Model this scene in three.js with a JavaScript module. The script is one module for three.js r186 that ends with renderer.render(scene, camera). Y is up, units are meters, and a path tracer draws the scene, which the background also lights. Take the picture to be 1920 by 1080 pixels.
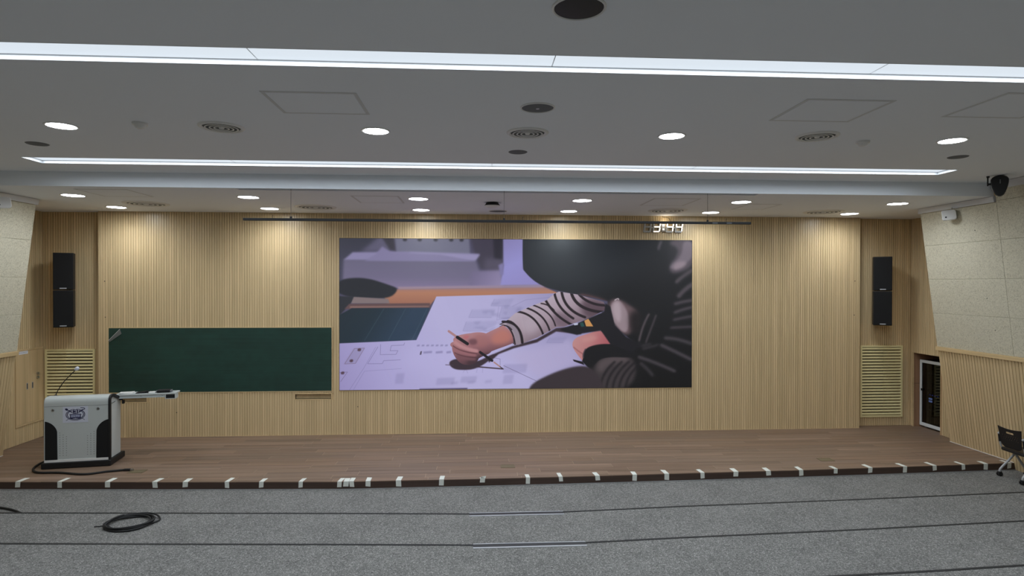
import * as THREE from 'three';
import { mergeGeometries } from 'three/addons/utils/BufferGeometryUtils.js';
import { RoundedBoxGeometry } from 'three/addons/geometries/RoundedBoxGeometry.js';
import { RectAreaLightUniformsLib } from 'three/addons/lights/RectAreaLightUniformsLib.js';

RectAreaLightUniformsLib.init();

// ------------------------------------------------------------------ camera, exposure, lights
const scene = new THREE.Scene();
scene.background = new THREE.Color(0x000000);
const camera = new THREE.PerspectiveCamera(2 * Math.atan(540 / 1130) * 180 / Math.PI, 1920 / 1080, 0.05, 60);
const rad = (d) => d * Math.PI / 180;
camera.position.set(0, 2.53, 10.25);
camera.rotation.set(rad(-0.344), rad(-3.42), rad(0.101), 'YXZ');
scene.add(camera);
const renderer = new THREE.WebGLRenderer({ antialias: true });
renderer.toneMapping = THREE.LinearToneMapping;
renderer.toneMappingExposure = 1.0;
renderer.shadowMap.enabled = true;
renderer.shadowMap.type = THREE.PCFSoftShadowMap;

const STAGE_CEIL = 3.716, HALL_CEIL = 3.893;      // stage floor is y = 0, slatted wall face is z = 0
const LAMP_COLOR = new THREE.Color().setRGB(0.92, 0.98, 1.04);
const COVE_COLOR = new THREE.Color().setRGB(0.86, 0.95, 1.04);
const HALL_LAMP = 5.6, STAGE_LAMP = 4.2, COVE_LIGHT = 7.5, COVE_GLOW = 0.8, LAMP_GLOW = 30.0;

// the luminous ceiling strips (their fittings are built below, with the same size)
const COVES = [[3.11, 3.44], [6.395, 6.68], [9.67, 9.96]], COVE_X = [-4.91, 5.70];
for (const [z0, z1] of COVES) {
  const l = new THREE.RectAreaLight(COVE_COLOR, COVE_LIGHT, COVE_X[1] - COVE_X[0] - 0.06, z1 - z0 - 0.04);
  l.position.set((COVE_X[0] + COVE_X[1]) / 2, HALL_CEIL + 0.03, (z0 + z1) / 2);
  l.lookAt(l.position.x, -10, l.position.z);
  l.name = 'cove_area_light';
  scene.add(l);
}

// ------------------------------------------------------------------ helpers
let seed = 12345;
const rnd = () => { seed = (seed * 1664525 + 1013904223) >>> 0; return seed / 4294967296; };
const rr = (a, b) => a + (b - a) * rnd();
const taken = {};
function numbered(n) { const k = taken[n] = (taken[n] ?? -1) + 1; return k ? `${n}_${String(k).padStart(3, '0')}` : n; }
function lit(m) { m.castShadow = true; m.receiveShadow = true; return m; }
function mesh(name, geo, mat, parent) { const m = lit(new THREE.Mesh(geo, mat)); m.name = parent ? name : numbered(name); (parent ?? scene).add(m); return m; }
function tag(o, label, category, group) { o.userData.label = label; o.userData.category = category; if (group) o.userData.group = group; return o; }
function thing(name, label, category, pos = [0, 0, 0], turn = 0, group) {
  const o = new THREE.Group(); o.name = numbered(name); o.position.set(...pos); o.rotation.y = turn; scene.add(o);
  return tag(o, label, category, group);
}
function structGroup(name, label) { const o = new THREE.Group(); o.name = name; o.userData.kind = 'structure'; o.userData.label = label; scene.add(o); return o; }
const box = (x0, x1, y0, y1, z0, z1) => new THREE.BoxGeometry(x1 - x0, y1 - y0, z1 - z0).translate((x0 + x1) / 2, (y0 + y1) / 2, (z0 + z1) / 2);
const rbox = (x0, x1, y0, y1, z0, z1, r = 0.006, s = 2) => new RoundedBoxGeometry(x1 - x0, y1 - y0, z1 - z0, s, r).translate((x0 + x1) / 2, (y0 + y1) / 2, (z0 + z1) / 2);
const merge = (list) => mergeGeometries(list.map((g) => { const h = g.index ? g.toNonIndexed() : g; for (const k of Object.keys(h.attributes)) if (!['position', 'normal', 'uv'].includes(k)) h.deleteAttribute(k); return h; }));
const V = (x, y, z) => new THREE.Vector3(x, y, z);
const tube = (pts, r, n = 40, s = 8) => new THREE.TubeGeometry(new THREE.CatmullRomCurve3(pts.map((p) => V(...p))), n, r, s);
const cyl = (r0, r1, h, n = 32) => new THREE.CylinderGeometry(r0, r1, h, n);
const lathe = (pts, n = 40) => new THREE.LatheGeometry(pts.map(([x, y]) => new THREE.Vector2(x, y)), n);
const lerp = (a, b, t) => a + (b - a) * t;
function interp(table, x) {
  if (x <= table[0][0]) { const [a, b] = table; return a[1] + (x - a[0]) * (b[1] - a[1]) / (b[0] - a[0]); }
  for (let i = 1; i < table.length; i++) if (x <= table[i][0] || i === table.length - 1) { const a = table[i - 1], b = table[i]; return a[1] + (x - a[0]) * (b[1] - a[1]) / (b[0] - a[0]); }
}
// boxes in a slanted frame: faces from eight corners
class Solid {
  constructor() { this.p = []; this.u = []; }
  quad(a, b, c, d, ua, ub, uc, ud) { for (const v of [a, b, c, a, c, d]) this.p.push(v.x, v.y, v.z); for (const v of [ua, ub, uc, ua, uc, ud]) this.u.push(...v); }
  // corners by at(i, j, k); uv by s along i, t along j
  hexa(at, s0, s1, t0, t1, depth = 0.02, back = false) {
    const c = (i, j, k) => at(i, j, k);
    this.quad(c(0, 0, 1), c(1, 0, 1), c(1, 1, 1), c(0, 1, 1), [s0, t0], [s1, t0], [s1, t1], [s0, t1]);
    this.quad(c(1, 0, 1), c(1, 0, 0), c(1, 1, 0), c(1, 1, 1), [s1, t0], [s1 + depth, t0], [s1 + depth, t1], [s1, t1]);
    this.quad(c(0, 0, 0), c(0, 0, 1), c(0, 1, 1), c(0, 1, 0), [s0 - depth, t0], [s0, t0], [s0, t1], [s0 - depth, t1]);
    this.quad(c(0, 1, 1), c(1, 1, 1), c(1, 1, 0), c(0, 1, 0), [s0, t1], [s1, t1], [s1, t1 + depth], [s0, t1 + depth]);
    this.quad(c(0, 0, 0), c(1, 0, 0), c(1, 0, 1), c(0, 0, 1), [s0, t0 - depth], [s1, t0 - depth], [s1, t0], [s0, t0]);
    if (back) this.quad(c(1, 0, 0), c(0, 0, 0), c(0, 1, 0), c(1, 1, 0), [s1, t0], [s0, t0], [s0, t1], [s1, t1]);
  }
  geo() {
    const g = new THREE.BufferGeometry();
    g.setAttribute('position', new THREE.Float32BufferAttribute(this.p, 3));
    g.setAttribute('uv', new THREE.Float32BufferAttribute(this.u, 2));
    g.computeVertexNormals();
    return g;
  }
}
// vertical slats on a frame given by map(u, y, w): w is out of the wall; holes are [u0, u1, y0, y1]
function slatGeo(map, u0, u1, y0, y1, pitch, groove, depth, holes = [], edge = 0) {
  const s = new Solid();
  const put = (a, b) => {
    let spans = [[y0, y1]];
    for (const [h0, h1, g0, g1] of holes) if (b > h0 + 0.002 && a < h1 - 0.002) {
      const out = [];
      for (const [p, q] of spans) { if (g0 > p) out.push([p, Math.min(q, g0)]); if (g1 < q) out.push([Math.max(p, g1), q]); }
      spans = out.filter(([p, q]) => q - p > 0.004);
    }
    const off = rnd() * 7, voff = rnd() * 3;
    for (const [p, q] of spans) s.hexa((i, j, k) => map(i ? b : a, j ? q : p, k ? 0 : -depth), off + a, off + b, p + voff, q + voff, 0.008);
  };
  if (edge) { put(u0, u0 + edge); put(u1 - edge, u1); }
  const n = Math.round((u1 - u0 - 2 * edge) / pitch), w = (u1 - u0 - 2 * edge) / n;
  for (let i = 0; i < n; i++) put(u0 + edge + i * w + groove / 2, u0 + edge + (i + 1) * w - groove / 2);
  return s.geo();
}
function strip(xs, zA, zB, y0, y1, us = 1) {           // a slab between two plan curves zA(x) < zB(x)
  const s = new Solid();
  for (let i = 0; i + 1 < xs.length; i++) {
    const a = xs[i], b = xs[i + 1];
    const P = (x, z, y) => V(x, y, z);
    s.quad(P(a, zB(a), y1), P(b, zB(b), y1), P(b, zA(b), y1), P(a, zA(a), y1), [a * us, -zB(a) * us], [b * us, -zB(b) * us], [b * us, -zA(b) * us], [a * us, -zA(a) * us]);
    s.quad(P(a, zB(a), y0), P(b, zB(b), y0), P(b, zB(b), y1), P(a, zB(a), y1), [a * us, y0 * us], [b * us, y0 * us], [b * us, y1 * us], [a * us, y1 * us]);
    s.quad(P(b, zA(b), y0), P(a, zA(a), y0), P(a, zA(a), y1), P(b, zA(b), y1), [b * us, y0 * us], [a * us, y0 * us], [a * us, y1 * us], [b * us, y1 * us]);
    s.quad(P(a, zA(a), y0), P(b, zA(b), y0), P(b, zB(b), y0), P(a, zB(a), y0), [a * us, zA(a) * us], [b * us, zA(b) * us], [b * us, zB(b) * us], [a * us, zB(a) * us]);
  }
  for (const [x, f] of [[xs[0], 0], [xs[xs.length - 1], 1]]) {
    const q = [V(x, y0, zA(x)), V(x, y0, zB(x)), V(x, y1, zB(x)), V(x, y1, zA(x))];
    if (f) q.reverse();
    s.quad(...q, [0, 0], [0.01, 0], [0.01, 0.01], [0, 0.01]);
  }
  return s.geo();
}

// ------------------------------------------------------------------ textures
function noiseGrid(w, h, cx, cy) {                     // tiling smooth value noise
  const g = new Float32Array(cx * cy); for (let i = 0; i < g.length; i++) g[i] = rnd();
  const out = new Float32Array(w * h);
  for (let y = 0; y < h; y++) for (let x = 0; x < w; x++) {
    const fx = x / w * cx, fy = y / h * cy, ix = Math.floor(fx), iy = Math.floor(fy);
    let tx = fx - ix, ty = fy - iy; tx = tx * tx * (3 - 2 * tx); ty = ty * ty * (3 - 2 * ty);
    const a = g[(iy % cy) * cx + ix % cx], b = g[(iy % cy) * cx + (ix + 1) % cx], c = g[((iy + 1) % cy) * cx + ix % cx], d = g[((iy + 1) % cy) * cx + (ix + 1) % cx];
    out[y * w + x] = lerp(lerp(a, b, tx), lerp(c, d, tx), ty);
  }
  return out;
}
function dataTex(w, h, fn, size, srgb = true) {
  const d = new Uint8Array(w * h * 4);
  for (let i = 0; i < w * h; i++) { const c = fn(i, i % w, Math.floor(i / w)); d[i * 4] = Math.max(0, Math.min(255, c[0])); d[i * 4 + 1] = Math.max(0, Math.min(255, c[1])); d[i * 4 + 2] = Math.max(0, Math.min(255, c[2])); d[i * 4 + 3] = 255; }
  const t = new THREE.DataTexture(d, w, h); t.wrapS = t.wrapT = THREE.RepeatWrapping; t.magFilter = THREE.LinearFilter; t.minFilter = THREE.LinearMipmapLinearFilter; t.generateMipmaps = true;
  if (srgb) t.colorSpace = THREE.SRGBColorSpace;
  if (size) t.repeat.set(1 / size[0], 1 / size[1]);
  t.needsUpdate = true; return t;
}
function canvasTex(w, h, draw) {
  const c = document.createElement('canvas'); c.width = w; c.height = h; draw(c.getContext('2d'), w, h);
  const t = new THREE.CanvasTexture(c); t.colorSpace = THREE.SRGBColorSpace; return t;
}
function woodTex(rgb, amp, size, along) {              // grain along v (or u)
  const W = 512, H = 512;
  const q = (cx, cy) => along === 'v' ? noiseGrid(W, H, cx, cy) : noiseGrid(W, H, cy, cx);
  const a = q(14, 2), b = q(60, 5), c = q(200, 9), d = q(6, 1);
  return dataTex(W, H, (i) => { const n = (a[i] - 0.5) * 0.9 + (b[i] - 0.5) * 0.7 + (c[i] - 0.5) * 0.6 + (d[i] - 0.5) * 0.7; return rgb.map((v, k) => v * (1 + amp * n * (k === 2 ? 1.15 : 1))); }, size);
}
const std = (o) => new THREE.MeshStandardMaterial({ roughness: 0.6, ...o });
const M = {};
M.slat = std({ map: woodTex([212, 188, 146], 0.075, [0.6, 2.2], 'v'), roughness: 0.33 });
M.woodPlain = std({ map: woodTex([202, 176, 134], 0.09, [0.9, 2.6], 'v'), roughness: 0.55 });
M.nichePly = std({ map: woodTex([160, 122, 92], 0.1, [0.9, 2.6], 'v'), roughness: 0.6 });
M.trimWood = std({ map: woodTex([214, 188, 142], 0.1, [1.8, 0.8], 'u'), roughness: 0.5 });
M.paint = std({ color: new THREE.Color().setRGB(0.85, 0.885, 0.935), roughness: 0.85 });
M.paintEdge = std({ color: new THREE.Color().setRGB(0.66, 0.67, 0.68), roughness: 0.8 });
M.coveFrame = std({ color: 0xb8babc, roughness: 0.6 });
M.white = std({ color: 0xdfe3e4, roughness: 0.42 });
M.lectern = std({ color: 0xbcc2c1, roughness: 0.4 });
M.whitePlastic = std({ color: 0xe4e4e2, roughness: 0.45 });
M.black = std({ color: 0x0d0e11, roughness: 0.55 });
M.blackMatte = std({ color: 0x0a0b0d, roughness: 0.9 });
M.rubber = std({ color: 0x131415, roughness: 0.7 });
M.darkGrey = std({ color: 0x2b2c2e, roughness: 0.6 });
M.grilleGrey = std({ color: 0x6d6f72, roughness: 0.85 });
M.chrome = std({ color: 0xb9bbbe, roughness: 0.3, metalness: 1 });
M.alu = std({ color: 0xc9ccd0, roughness: 0.4, metalness: 0.35 });
M.steelGrey = std({ color: 0xa9abac, roughness: 0.45, metalness: 0.25 });
M.brass = std({ color: 0x7d7259, roughness: 0.55, metalness: 0.5 });
M.digitGrey = std({ color: 0xa3a3a0, roughness: 0.5 });
M.olive = std({ color: 0xeee2ac, roughness: 0.38 });
M.throat = std({ color: 0x676b69, roughness: 0.8 });
M.board = std({ map: (() => { const n = noiseGrid(512, 256, 7, 5), m = noiseGrid(512, 256, 40, 16), k = noiseGrid(512, 256, 5, 60); return dataTex(512, 256, (i) => { const s = 1 + (n[i] - 0.5) * 0.16 + (m[i] - 0.5) * 0.1 + (k[i] - 0.5) * 0.1; return [30 * s, 62 * s, 54 * s]; }); })(), roughness: 0.5 });
M.tape = std({ color: 0xd9dcd4, roughness: 0.7 });
M.red = std({ color: 0x9a1510, roughness: 0.35 });
// wood-wool acoustic board: short curled fibres
{
  const S = 1024, cn = document.createElement('canvas'); cn.width = cn.height = S; const g = cn.getContext('2d');
  g.fillStyle = 'rgb(206,201,180)'; g.fillRect(0, 0, S, S);
  for (let i = 0; i < 17000; i++) {
    const x = rnd() * S, y = rnd() * S, a = rnd() * 6.28, l = rr(6, 20), k = rr(-8, 8), t = rnd();
    const v = t < 0.38 ? rr(122, 162) : t < 0.6 ? rr(170, 190) : rr(210, 236);
    g.strokeStyle = `rgba(${v},${v - 5},${v - 26},0.42)`; g.lineWidth = rr(1.4, 3.6); g.beginPath(); g.moveTo(x, y); g.quadraticCurveTo(x + Math.cos(a) * l / 2 - Math.sin(a) * k, y + Math.sin(a) * l / 2 + Math.cos(a) * k, x + Math.cos(a) * l, y + Math.sin(a) * l); g.stroke();
  }
  const t = new THREE.CanvasTexture(cn); t.colorSpace = THREE.SRGBColorSpace; t.wrapS = t.wrapT = THREE.RepeatWrapping; t.repeat.set(1 / 1.3, 1 / 1.3);
  const b = new THREE.CanvasTexture(cn); b.wrapS = b.wrapT = THREE.RepeatWrapping; b.repeat.copy(t.repeat);
  M.acoustic = std({ map: t, bumpMap: b, bumpScale: 0.003, roughness: 0.95 });
}
// loop-pile carpet
{
  const S = 1024, a = noiseGrid(S, S, 340, 340), b = noiseGrid(S, S, 170, 170), c = noiseGrid(S, S, 60, 60), d = noiseGrid(S, S, 9, 9);
  const f = (i) => { let n = (a[i] - 0.5) * 1.25 + (b[i] - 0.5) * 0.85 + (c[i] - 0.5) * 0.25; n += a[i] * b[i] > 0.55 ? 0.35 : 0; return n; };
  const t = dataTex(S, S, (i) => { const v = 112 + 48 * f(i) + 9 * (d[i] - 0.5); return [v, v * 0.995, v * 0.97]; }, [1.5, 1.5]);
  const u = dataTex(S, S, (i) => { const v = 128 + 90 * f(i); return [v, v, v]; }, [1.5, 1.5], false);
  M.carpet = std({ map: t, bumpMap: u, bumpScale: 0.0025, roughness: 1 });
}
// stage floor planks: four tones
const plankMats = [[128, 107, 91], [125, 103, 87], [131, 109, 92], [124, 104, 89], [128, 105, 87]].map((c) => std({ map: woodTex(c, 0.16, [2.4, 0.6], 'u'), roughness: 0.5 }));
M.fascia = std({ map: woodTex([66, 50, 42], 0.25, [1.6, 0.3], 'u'), roughness: 0.55 });
M.plankBase = std({ color: 0xb8a48a, roughness: 0.7 });

// ------------------------------------------------------------------ structure: back wall with grooved panelling
const flat = (z) => (u, y, w) => V(u, y, z + w);
{
  const wall = structGroup('wall_back', 'pale oak grooved panelling wall behind the stage');
  const X0 = -6.17, X1 = 6.763;
  const niches = [[-3.011, -2.419, 0.605, 0.691], [-6.0, -5.409, 0.585, 0.655]];
  const sh = new THREE.Shape([[X0, 0], [X1, 0], [X1, STAGE_CEIL], [X0, STAGE_CEIL]].map((p) => new THREE.Vector2(...p)));
  for (const [a, b, c, d] of niches) sh.holes.push(new THREE.Path([[a, c], [a, d], [b, d], [b, c]].map((p) => new THREE.Vector2(...p))));
  mesh('backing', new THREE.ExtrudeGeometry(sh, { depth: 0.09, bevelEnabled: false }).translate(0, 0, -0.099), M.woodPlain, wall);
  mesh('core', box(X0, X1, 0, STAGE_CEIL, -0.4, -0.1), M.woodPlain, wall);
  const pad = 0.012, holes = niches.map(([a, b, c, d]) => [a - pad, b + pad, c - pad, d + pad]);
  holes.push([-2.29, 3.742, 0.742, 3.306], [-6.02, -2.398, 0.73, 1.812]);
  const s = mesh('slats', slatGeo(flat(0), X0, X1, 0.006, STAGE_CEIL, 0.0405, 0.007, 0.009, holes, 0.03), M.slat, wall);
  s.userData.kind = 'stuff';
  for (const [a, b, c, d] of niches) {
    const g = [box(a - pad, b + pad, c - pad, c, -0.09, 0.004), box(a - pad, b + pad, d, d + pad, -0.09, 0.004), box(a - pad, a, c, d, -0.09, 0.004), box(b, b + pad, c, d, -0.09, 0.004)];
    mesh('niche_frame', merge(g), M.trimWood, wall);
    mesh('niche_back', box(a, b, c, d, -0.0985, -0.05), M.woodPlain, wall);
  }
  mesh('base_edge', box(X0, X1, 0.001, 0.0055, -0.01, 0.003), M.trimWood, wall);
  const screwGeo = cyl(0.008, 0.008, 0.004, 10).rotateX(Math.PI / 2);
  for (const [x, y] of [[-6.07, 2.57], [-6.06, 1.98], [6.67, 2.6], [6.66, 2.0], [-4.93, 0.405], [-1.98, 0.47]]) mesh('screw', screwGeo.clone().translate(x, y, 0.0015), M.darkGrey, wall);
}
// recesses either side of it, with the louvred vents
for (const s of [-1, 1]) {
  const [a, b] = s < 0 ? [-7.15, -6.17] : [6.763, 7.82];
  const wall = structGroup(s < 0 ? 'wall_recess_left' : 'wall_recess_right', s < 0 ? 'recessed grooved wall strip behind the lectern' : 'recessed grooved wall strip beside the rack niche');
  const vent = s < 0 ? [-7.11, -6.315, 0.16, 1.445] : [6.875, 7.662, 0.16, 1.445];
  const hole = [vent[0] + 0.03, vent[1] - 0.03, vent[2] + 0.03, vent[3] - 0.03];     // duct opening behind the louvres
  mesh('backing', merge([box(a, hole[0], 0, STAGE_CEIL, -0.62, -0.169), box(hole[1], b, 0, STAGE_CEIL, -0.62, -0.169), box(hole[0], hole[1], 0, hole[2], -0.62, -0.169), box(hole[0], hole[1], hole[3], STAGE_CEIL, -0.62, -0.169), ]), M.woodPlain, wall);
  mesh('duct_back', box(a, b, 0, STAGE_CEIL, -0.66, -0.62), M.throat, wall);
  const m = mesh('slats', slatGeo(flat(-0.16), a, b, 0.004, STAGE_CEIL, 0.0405, 0.007, 0.009, [[vent[0] - 0.002, vent[1] + 0.002, vent[2], vent[3]]]), M.slat, wall);
  m.userData.kind = 'stuff';
  const v = thing('louvre_vent', s < 0 ? 'olive metal louvred wall vent behind the lectern' : 'olive metal louvred wall vent beside the equipment rack', 'vent', [(vent[0] + vent[1]) / 2, 0, -0.1595], 0, 'louvred vents');
  const w = (vent[1] - vent[0]) / 2, f = 0.032;
  mesh('frame', merge([box(-w, w, vent[3] - f, vent[3], 0, 0.02), box(-w, w, vent[2], vent[2] + f, 0, 0.02), box(-w, -w + f, vent[2] + f, vent[3] - f, 0, 0.02), box(w - f, w, vent[2] + f, vent[3] - f, 0, 0.02)]), M.olive, v);
  const n = 23, step = (vent[3] - vent[2] - 2 * f) / n;
  const lg = cyl(0.5, 0.5, 2 * (w - f), 12).rotateZ(Math.PI / 2).scale(1, 0.037, 0.017).rotateX(-0.3);
  for (let i = 0; i < n; i++) mesh('louvre', lg, M.olive, v).position.set(0, vent[2] + f + (i + 0.5) * step, 0.009);
}
// alcove side walls
const faceX = (x, dir) => (u, y, w) => V(x + dir * w, y, dir < 0 ? u : -u);      // right wall faces -x, left wall faces +x
{
  const wl = structGroup('wall_alcove_left', 'grooved wood wall of the left stage alcove');
  mesh('backing', box(-7.6, -7.159, 0, STAGE_CEIL, -0.4, 1.02), M.woodPlain, wl);
  const h = [[-0.455, 0.157, 0.275, 1.49]];
  const m = mesh('slats', slatGeo(faceX(-7.15, 1), -1.02, 0.16, 0.004, STAGE_CEIL, 0.0405, 0.007, 0.009, h), M.slat, wl); m.userData.kind = 'stuff';
  const wr = structGroup('wall_alcove_right', 'grooved wood wall with the equipment rack niche');
  const N = [-0.10, 0.55, 1.322];                       // niche z0, z1, top
  mesh('backing', merge([box(7.829, 8.6, N[2], STAGE_CEIL, -0.4, 0.98), box(7.829, 8.6, 0, N[2], N[1], 0.98), box(7.829, 8.6, 0, N[2], -0.4, N[0])]), M.nichePly, wr);
  mesh('niche_back', box(8.56, 8.6, 0, N[2], N[0], N[1]), M.nichePly, wr);
  const r = mesh('slats', slatGeo(faceX(7.82, -1), -0.16, 0.98, 0.004, STAGE_CEIL, 0.0405, 0.007, 0.009, [[N[0], N[1], -1, N[2]]]), M.slat, wr); r.userData.kind = 'stuff';
  mesh('niche_edge', merge([box(7.818, 7.84, 0, N[2], N[0] - 0.004, N[0] + 0.004), box(7.818, 7.84, 0, N[2], N[1] - 0.004, N[1] + 0.004)]), M.trimWood, wr);
  mesh('joint', box(7.84, 8.5, 0.765, 0.77, N[0] - 0.001, N[0] + 0.001), M.darkGrey, wr);
}
// leaning side walls of the hall: P(u, y, w), u along z from the slanted leading edge
const leanR = (u, y, w) => V(7.655 - 0.207 * y - 0.979 * w, y - 0.203 * w, 0.96 + 0.086 * y + u);
const leanL = (u, y, w) => V(-6.93 + 0.207 * y + 0.979 * w, y - 0.203 * w, 0.99 + 0.113 * y - u);   // u runs negative towards the camera
for (const s of [-1, 1]) {
  const P = s > 0 ? leanR : leanL, fl = (a, b) => s > 0 ? [a, b] : [-b, -a], LEN = 15.2;
  const wall = structGroup(s > 0 ? 'wall_right' : 'wall_left', s > 0 ? 'leaning right hall wall, fibre board above grooved wood' : 'leaning left hall wall, fibre board above grooved wood');
  const S = new Solid(), [b0, b1] = fl(0, LEN), xb = s > 0 ? 8.6 : -7.9;
  S.hexa((i, j, k) => { const p = P(i ? b1 : b0, j ? 3.95 : -0.25, -0.016); return k ? p : V(xb, p.y, p.z); }, 0, 1, 0, 1, 0.1, true);
  mesh('backing', S.geo(), M.woodPlain, wall);
  const [u0, u1] = fl(0.0, LEN);
  const sl = mesh('slats', slatGeo(P, u0, u1, -0.25, 1.5, 0.052, 0.008, 0.012, [], 0.06), M.slat, wall); sl.userData.kind = 'stuff';
  const rail = new Solid(); rail.hexa((i, j, k) => P((s > 0 ? [-0.015, LEN] : [-LEN, 0.015])[i], j ? 1.557 : 1.502, k ? 0.03 : -0.016), 0, LEN, 0, 0.055, 0.03, true);
  mesh('dado_rail', rail.geo(), M.trimWood, wall);
  const bead = new Solid(), be = s > 0 ? 1.16 : 1.18; bead.hexa((i, j, k) => P((s > 0 ? [0, be] : [-be, 0])[i], j ? 0.008 : 0.001, k ? 0.006 : -0.012), 0, be, 0, 0.01, 0.01, true);
  mesh('base_bead', bead.geo(), M.whitePlastic, wall);
  const rows = [1.559, 2.09, 2.62, 3.143, 3.655, 3.89], step = 1.37, gap = 0.0012;
  for (let c = 0; c < 11; c++) for (let r = 0; r + 1 < rows.length; r++) {
    if (r === 4 && c === 0) continue;
    const [a, b] = fl(c * step + (c ? gap : 0), Math.min(LEN, (c + 1) * step - gap)), y0 = rows[r] + gap, y1 = (c === 0 && r === 3 ? 3.635 : rows[r + 1]) - gap, e = 0.0035, so = rnd() * 4, to = rnd() * 4;
    const q = new Solid();
    q.hexa((i, j, k) => P(k ? (i ? b - e : a + e) : (i ? b : a), k ? (j ? y1 - e : y0 + e) : (j ? y1 : y0), k ? 0.012 : 0.0095), so, so + b - a, to, to + y1 - y0, 0.006);
    q.hexa((i, j, k) => P(i ? b : a, j ? y1 : y0, k ? 0.0095 : -0.014), so, so + b - a, to, to + y1 - y0, 0.02);
    mesh('acoustic_panel', q.geo(), M.acoustic, wall);
  }
  // small fixing plugs
  const sg = new THREE.SphereGeometry(0.007, 8, 6);
  for (const [u, y] of [[0.98, 3.3], [1.05, 2.35], [1.72, 2.38], [1.12, 1.9]]) { const d = mesh('plug', sg, M.darkGrey, wall); d.position.copy(P(s > 0 ? u : -u, y, 0.011)); }
  // white box cornice under both ceilings
  const cor = new Solid();
  const zEnd = (y) => s > 0 ? 2.62 - 0.96 - 0.086 * y : -(2.62 - 0.99 - 0.113 * y);
  cor.hexa((i, j, k) => { const y = j ? STAGE_CEIL : 3.64; return P(s > 0 ? (i ? zEnd(y) : -0.03) : (i ? 0.03 : zEnd(y)), y, k ? 0.024 : -0.012); }, 0, 1, 0, 1, 0.1, true);
  cor.hexa((i, j, k) => { const y = j ? HALL_CEIL : 3.80; return P(s > 0 ? (i ? LEN : zEnd(y)) : (i ? zEnd(y) : -LEN), y, k ? 0.024 : -0.012); }, 0, 1, 0, 1, 0.1, true);
  mesh('cornice', cor.geo(), M.paintEdge, wall);
}
{
  const rear = mesh('wall_rear', box(-7.9, 8.6, -0.3, 4.1, 16.0, 16.2), M.woodPlain); rear.userData.kind = 'structure'; rear.userData.label = 'plain wood wall at the back of the hall';
}

// ------------------------------------------------------------------ ceilings
{
  const ce = structGroup('ceiling', 'white painted hall ceiling stepping down over the stage');
  const z0 = -0.7, zs = 2.6, slot = [-2.99, 3.70, 2.45, 2.575], top = 4.4, xa = -7.9, xb = 8.6;
  mesh('stage_soffit', merge([box(xa, xb, STAGE_CEIL, top, z0, slot[2]), box(xa, xb, STAGE_CEIL, top, slot[3], zs), box(xa, slot[0], STAGE_CEIL, top, slot[2], slot[3]), box(slot[1], xb, STAGE_CEIL, top, slot[2], slot[3]), box(slot[0], slot[1], STAGE_CEIL + 0.2, top, slot[2], slot[3])]), M.paint, ce);
  const parts = []; let z = zs;
  for (const [c0, c1] of COVES) { parts.push(box(xa, xb, HALL_CEIL, top, z, c0), box(xa, COVE_X[0], HALL_CEIL, top, c0, c1), box(COVE_X[1], xb, HALL_CEIL, top, c0, c1), box(COVE_X[0], COVE_X[1], HALL_CEIL + 0.09, top, c0, c1)); z = c1; }
  parts.push(box(xa, xb, HALL_CEIL, top, z, 16.2));
  mesh('hall_soffit', merge(parts), M.paint, ce);
}
const glow = (c, k) => new THREE.MeshStandardMaterial({ color: 0xffffff, roughness: 0.9, emissive: c, emissiveIntensity: k });
M.coveGlow = glow(COVE_COLOR, COVE_GLOW); M.coveGlow.color.set(0x6f7275);
M.lampGlow = glow(LAMP_COLOR, LAMP_GLOW);
COVES.forEach(([z0, z1], k) => {
  const names = ['long luminous ceiling strip nearest the stage, just before the ceiling step', 'long luminous ceiling strip nearest the viewer', 'luminous ceiling strip over the middle seating tiers'];
  const t = thing('cove_light', names[k], 'ceiling light', [0, HALL_CEIL, 0], 0, 'luminous ceiling strips');
  const [a, b] = COVE_X, e = 0.007;
  mesh('frame', merge([box(a, b, 0.0, 0.085, z0, z0 + e), box(a, b, 0.0, 0.085, z1 - e, z1), box(a, a + e, 0.0, 0.085, z0 + e, z1 - e), box(b - e, b, 0.0, 0.085, z0 + e, z1 - e)]), M.coveFrame, t);
  const seams = [a + e, -2.77 + (k === 1 ? 1.41 : 0), 0.484 - (k === 1 ? 0 : 0.3), 2.6, b - e];
  for (let i = 0; i + 1 < seams.length; i++) mesh('diffuser_light_panel', box(seams[i], seams[i + 1], 0.036, 0.044, z0 + e, z1 - e), M.coveGlow, t);
  for (const x of seams.slice(1, -1)) mesh('seam', box(x - 0.003, x + 0.003, 0.0352, 0.0358, z0 + e, z1 - e), M.white, t);
});

// round fittings
const rimGeo = (r) => lathe([[r * 0.84, 0.004], [r * 0.86, -0.006], [r * 0.97, -0.009], [r, -0.004], [r, 0.0]], 40);
const discGeo = (r) => cyl(r, r, 0.004, 40);
function downlight(x, y, z, r, label, power, group) {
  const t = thing('downlight', label, 'downlight', [x, y, z], 0, group);
  mesh('rim', rimGeo(r), M.whitePlastic, t);
  mesh('lamp_disc', discGeo(r * 0.86).translate(0, -0.003, 0), M.lampGlow, t);
  const l = new THREE.SpotLight(LAMP_COLOR, power, 0, 1.5, 0.72, 2);
  l.position.set(x, y - 0.014, z); l.target.position.set(x, y - 3, z); l.castShadow = true; l.shadow.mapSize.set(1024, 1024); l.shadow.radius = r * 0.8 / 0.02; l.shadow.bias = -0.002; l.shadow.camera.near = 0.05; l.shadow.camera.far = 20;
  l.name = 'downlight_lamp'; scene.add(l, l.target);
}
const ord = ['first', 'second', 'third', 'fourth', 'fifth', 'sixth'];
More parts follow.
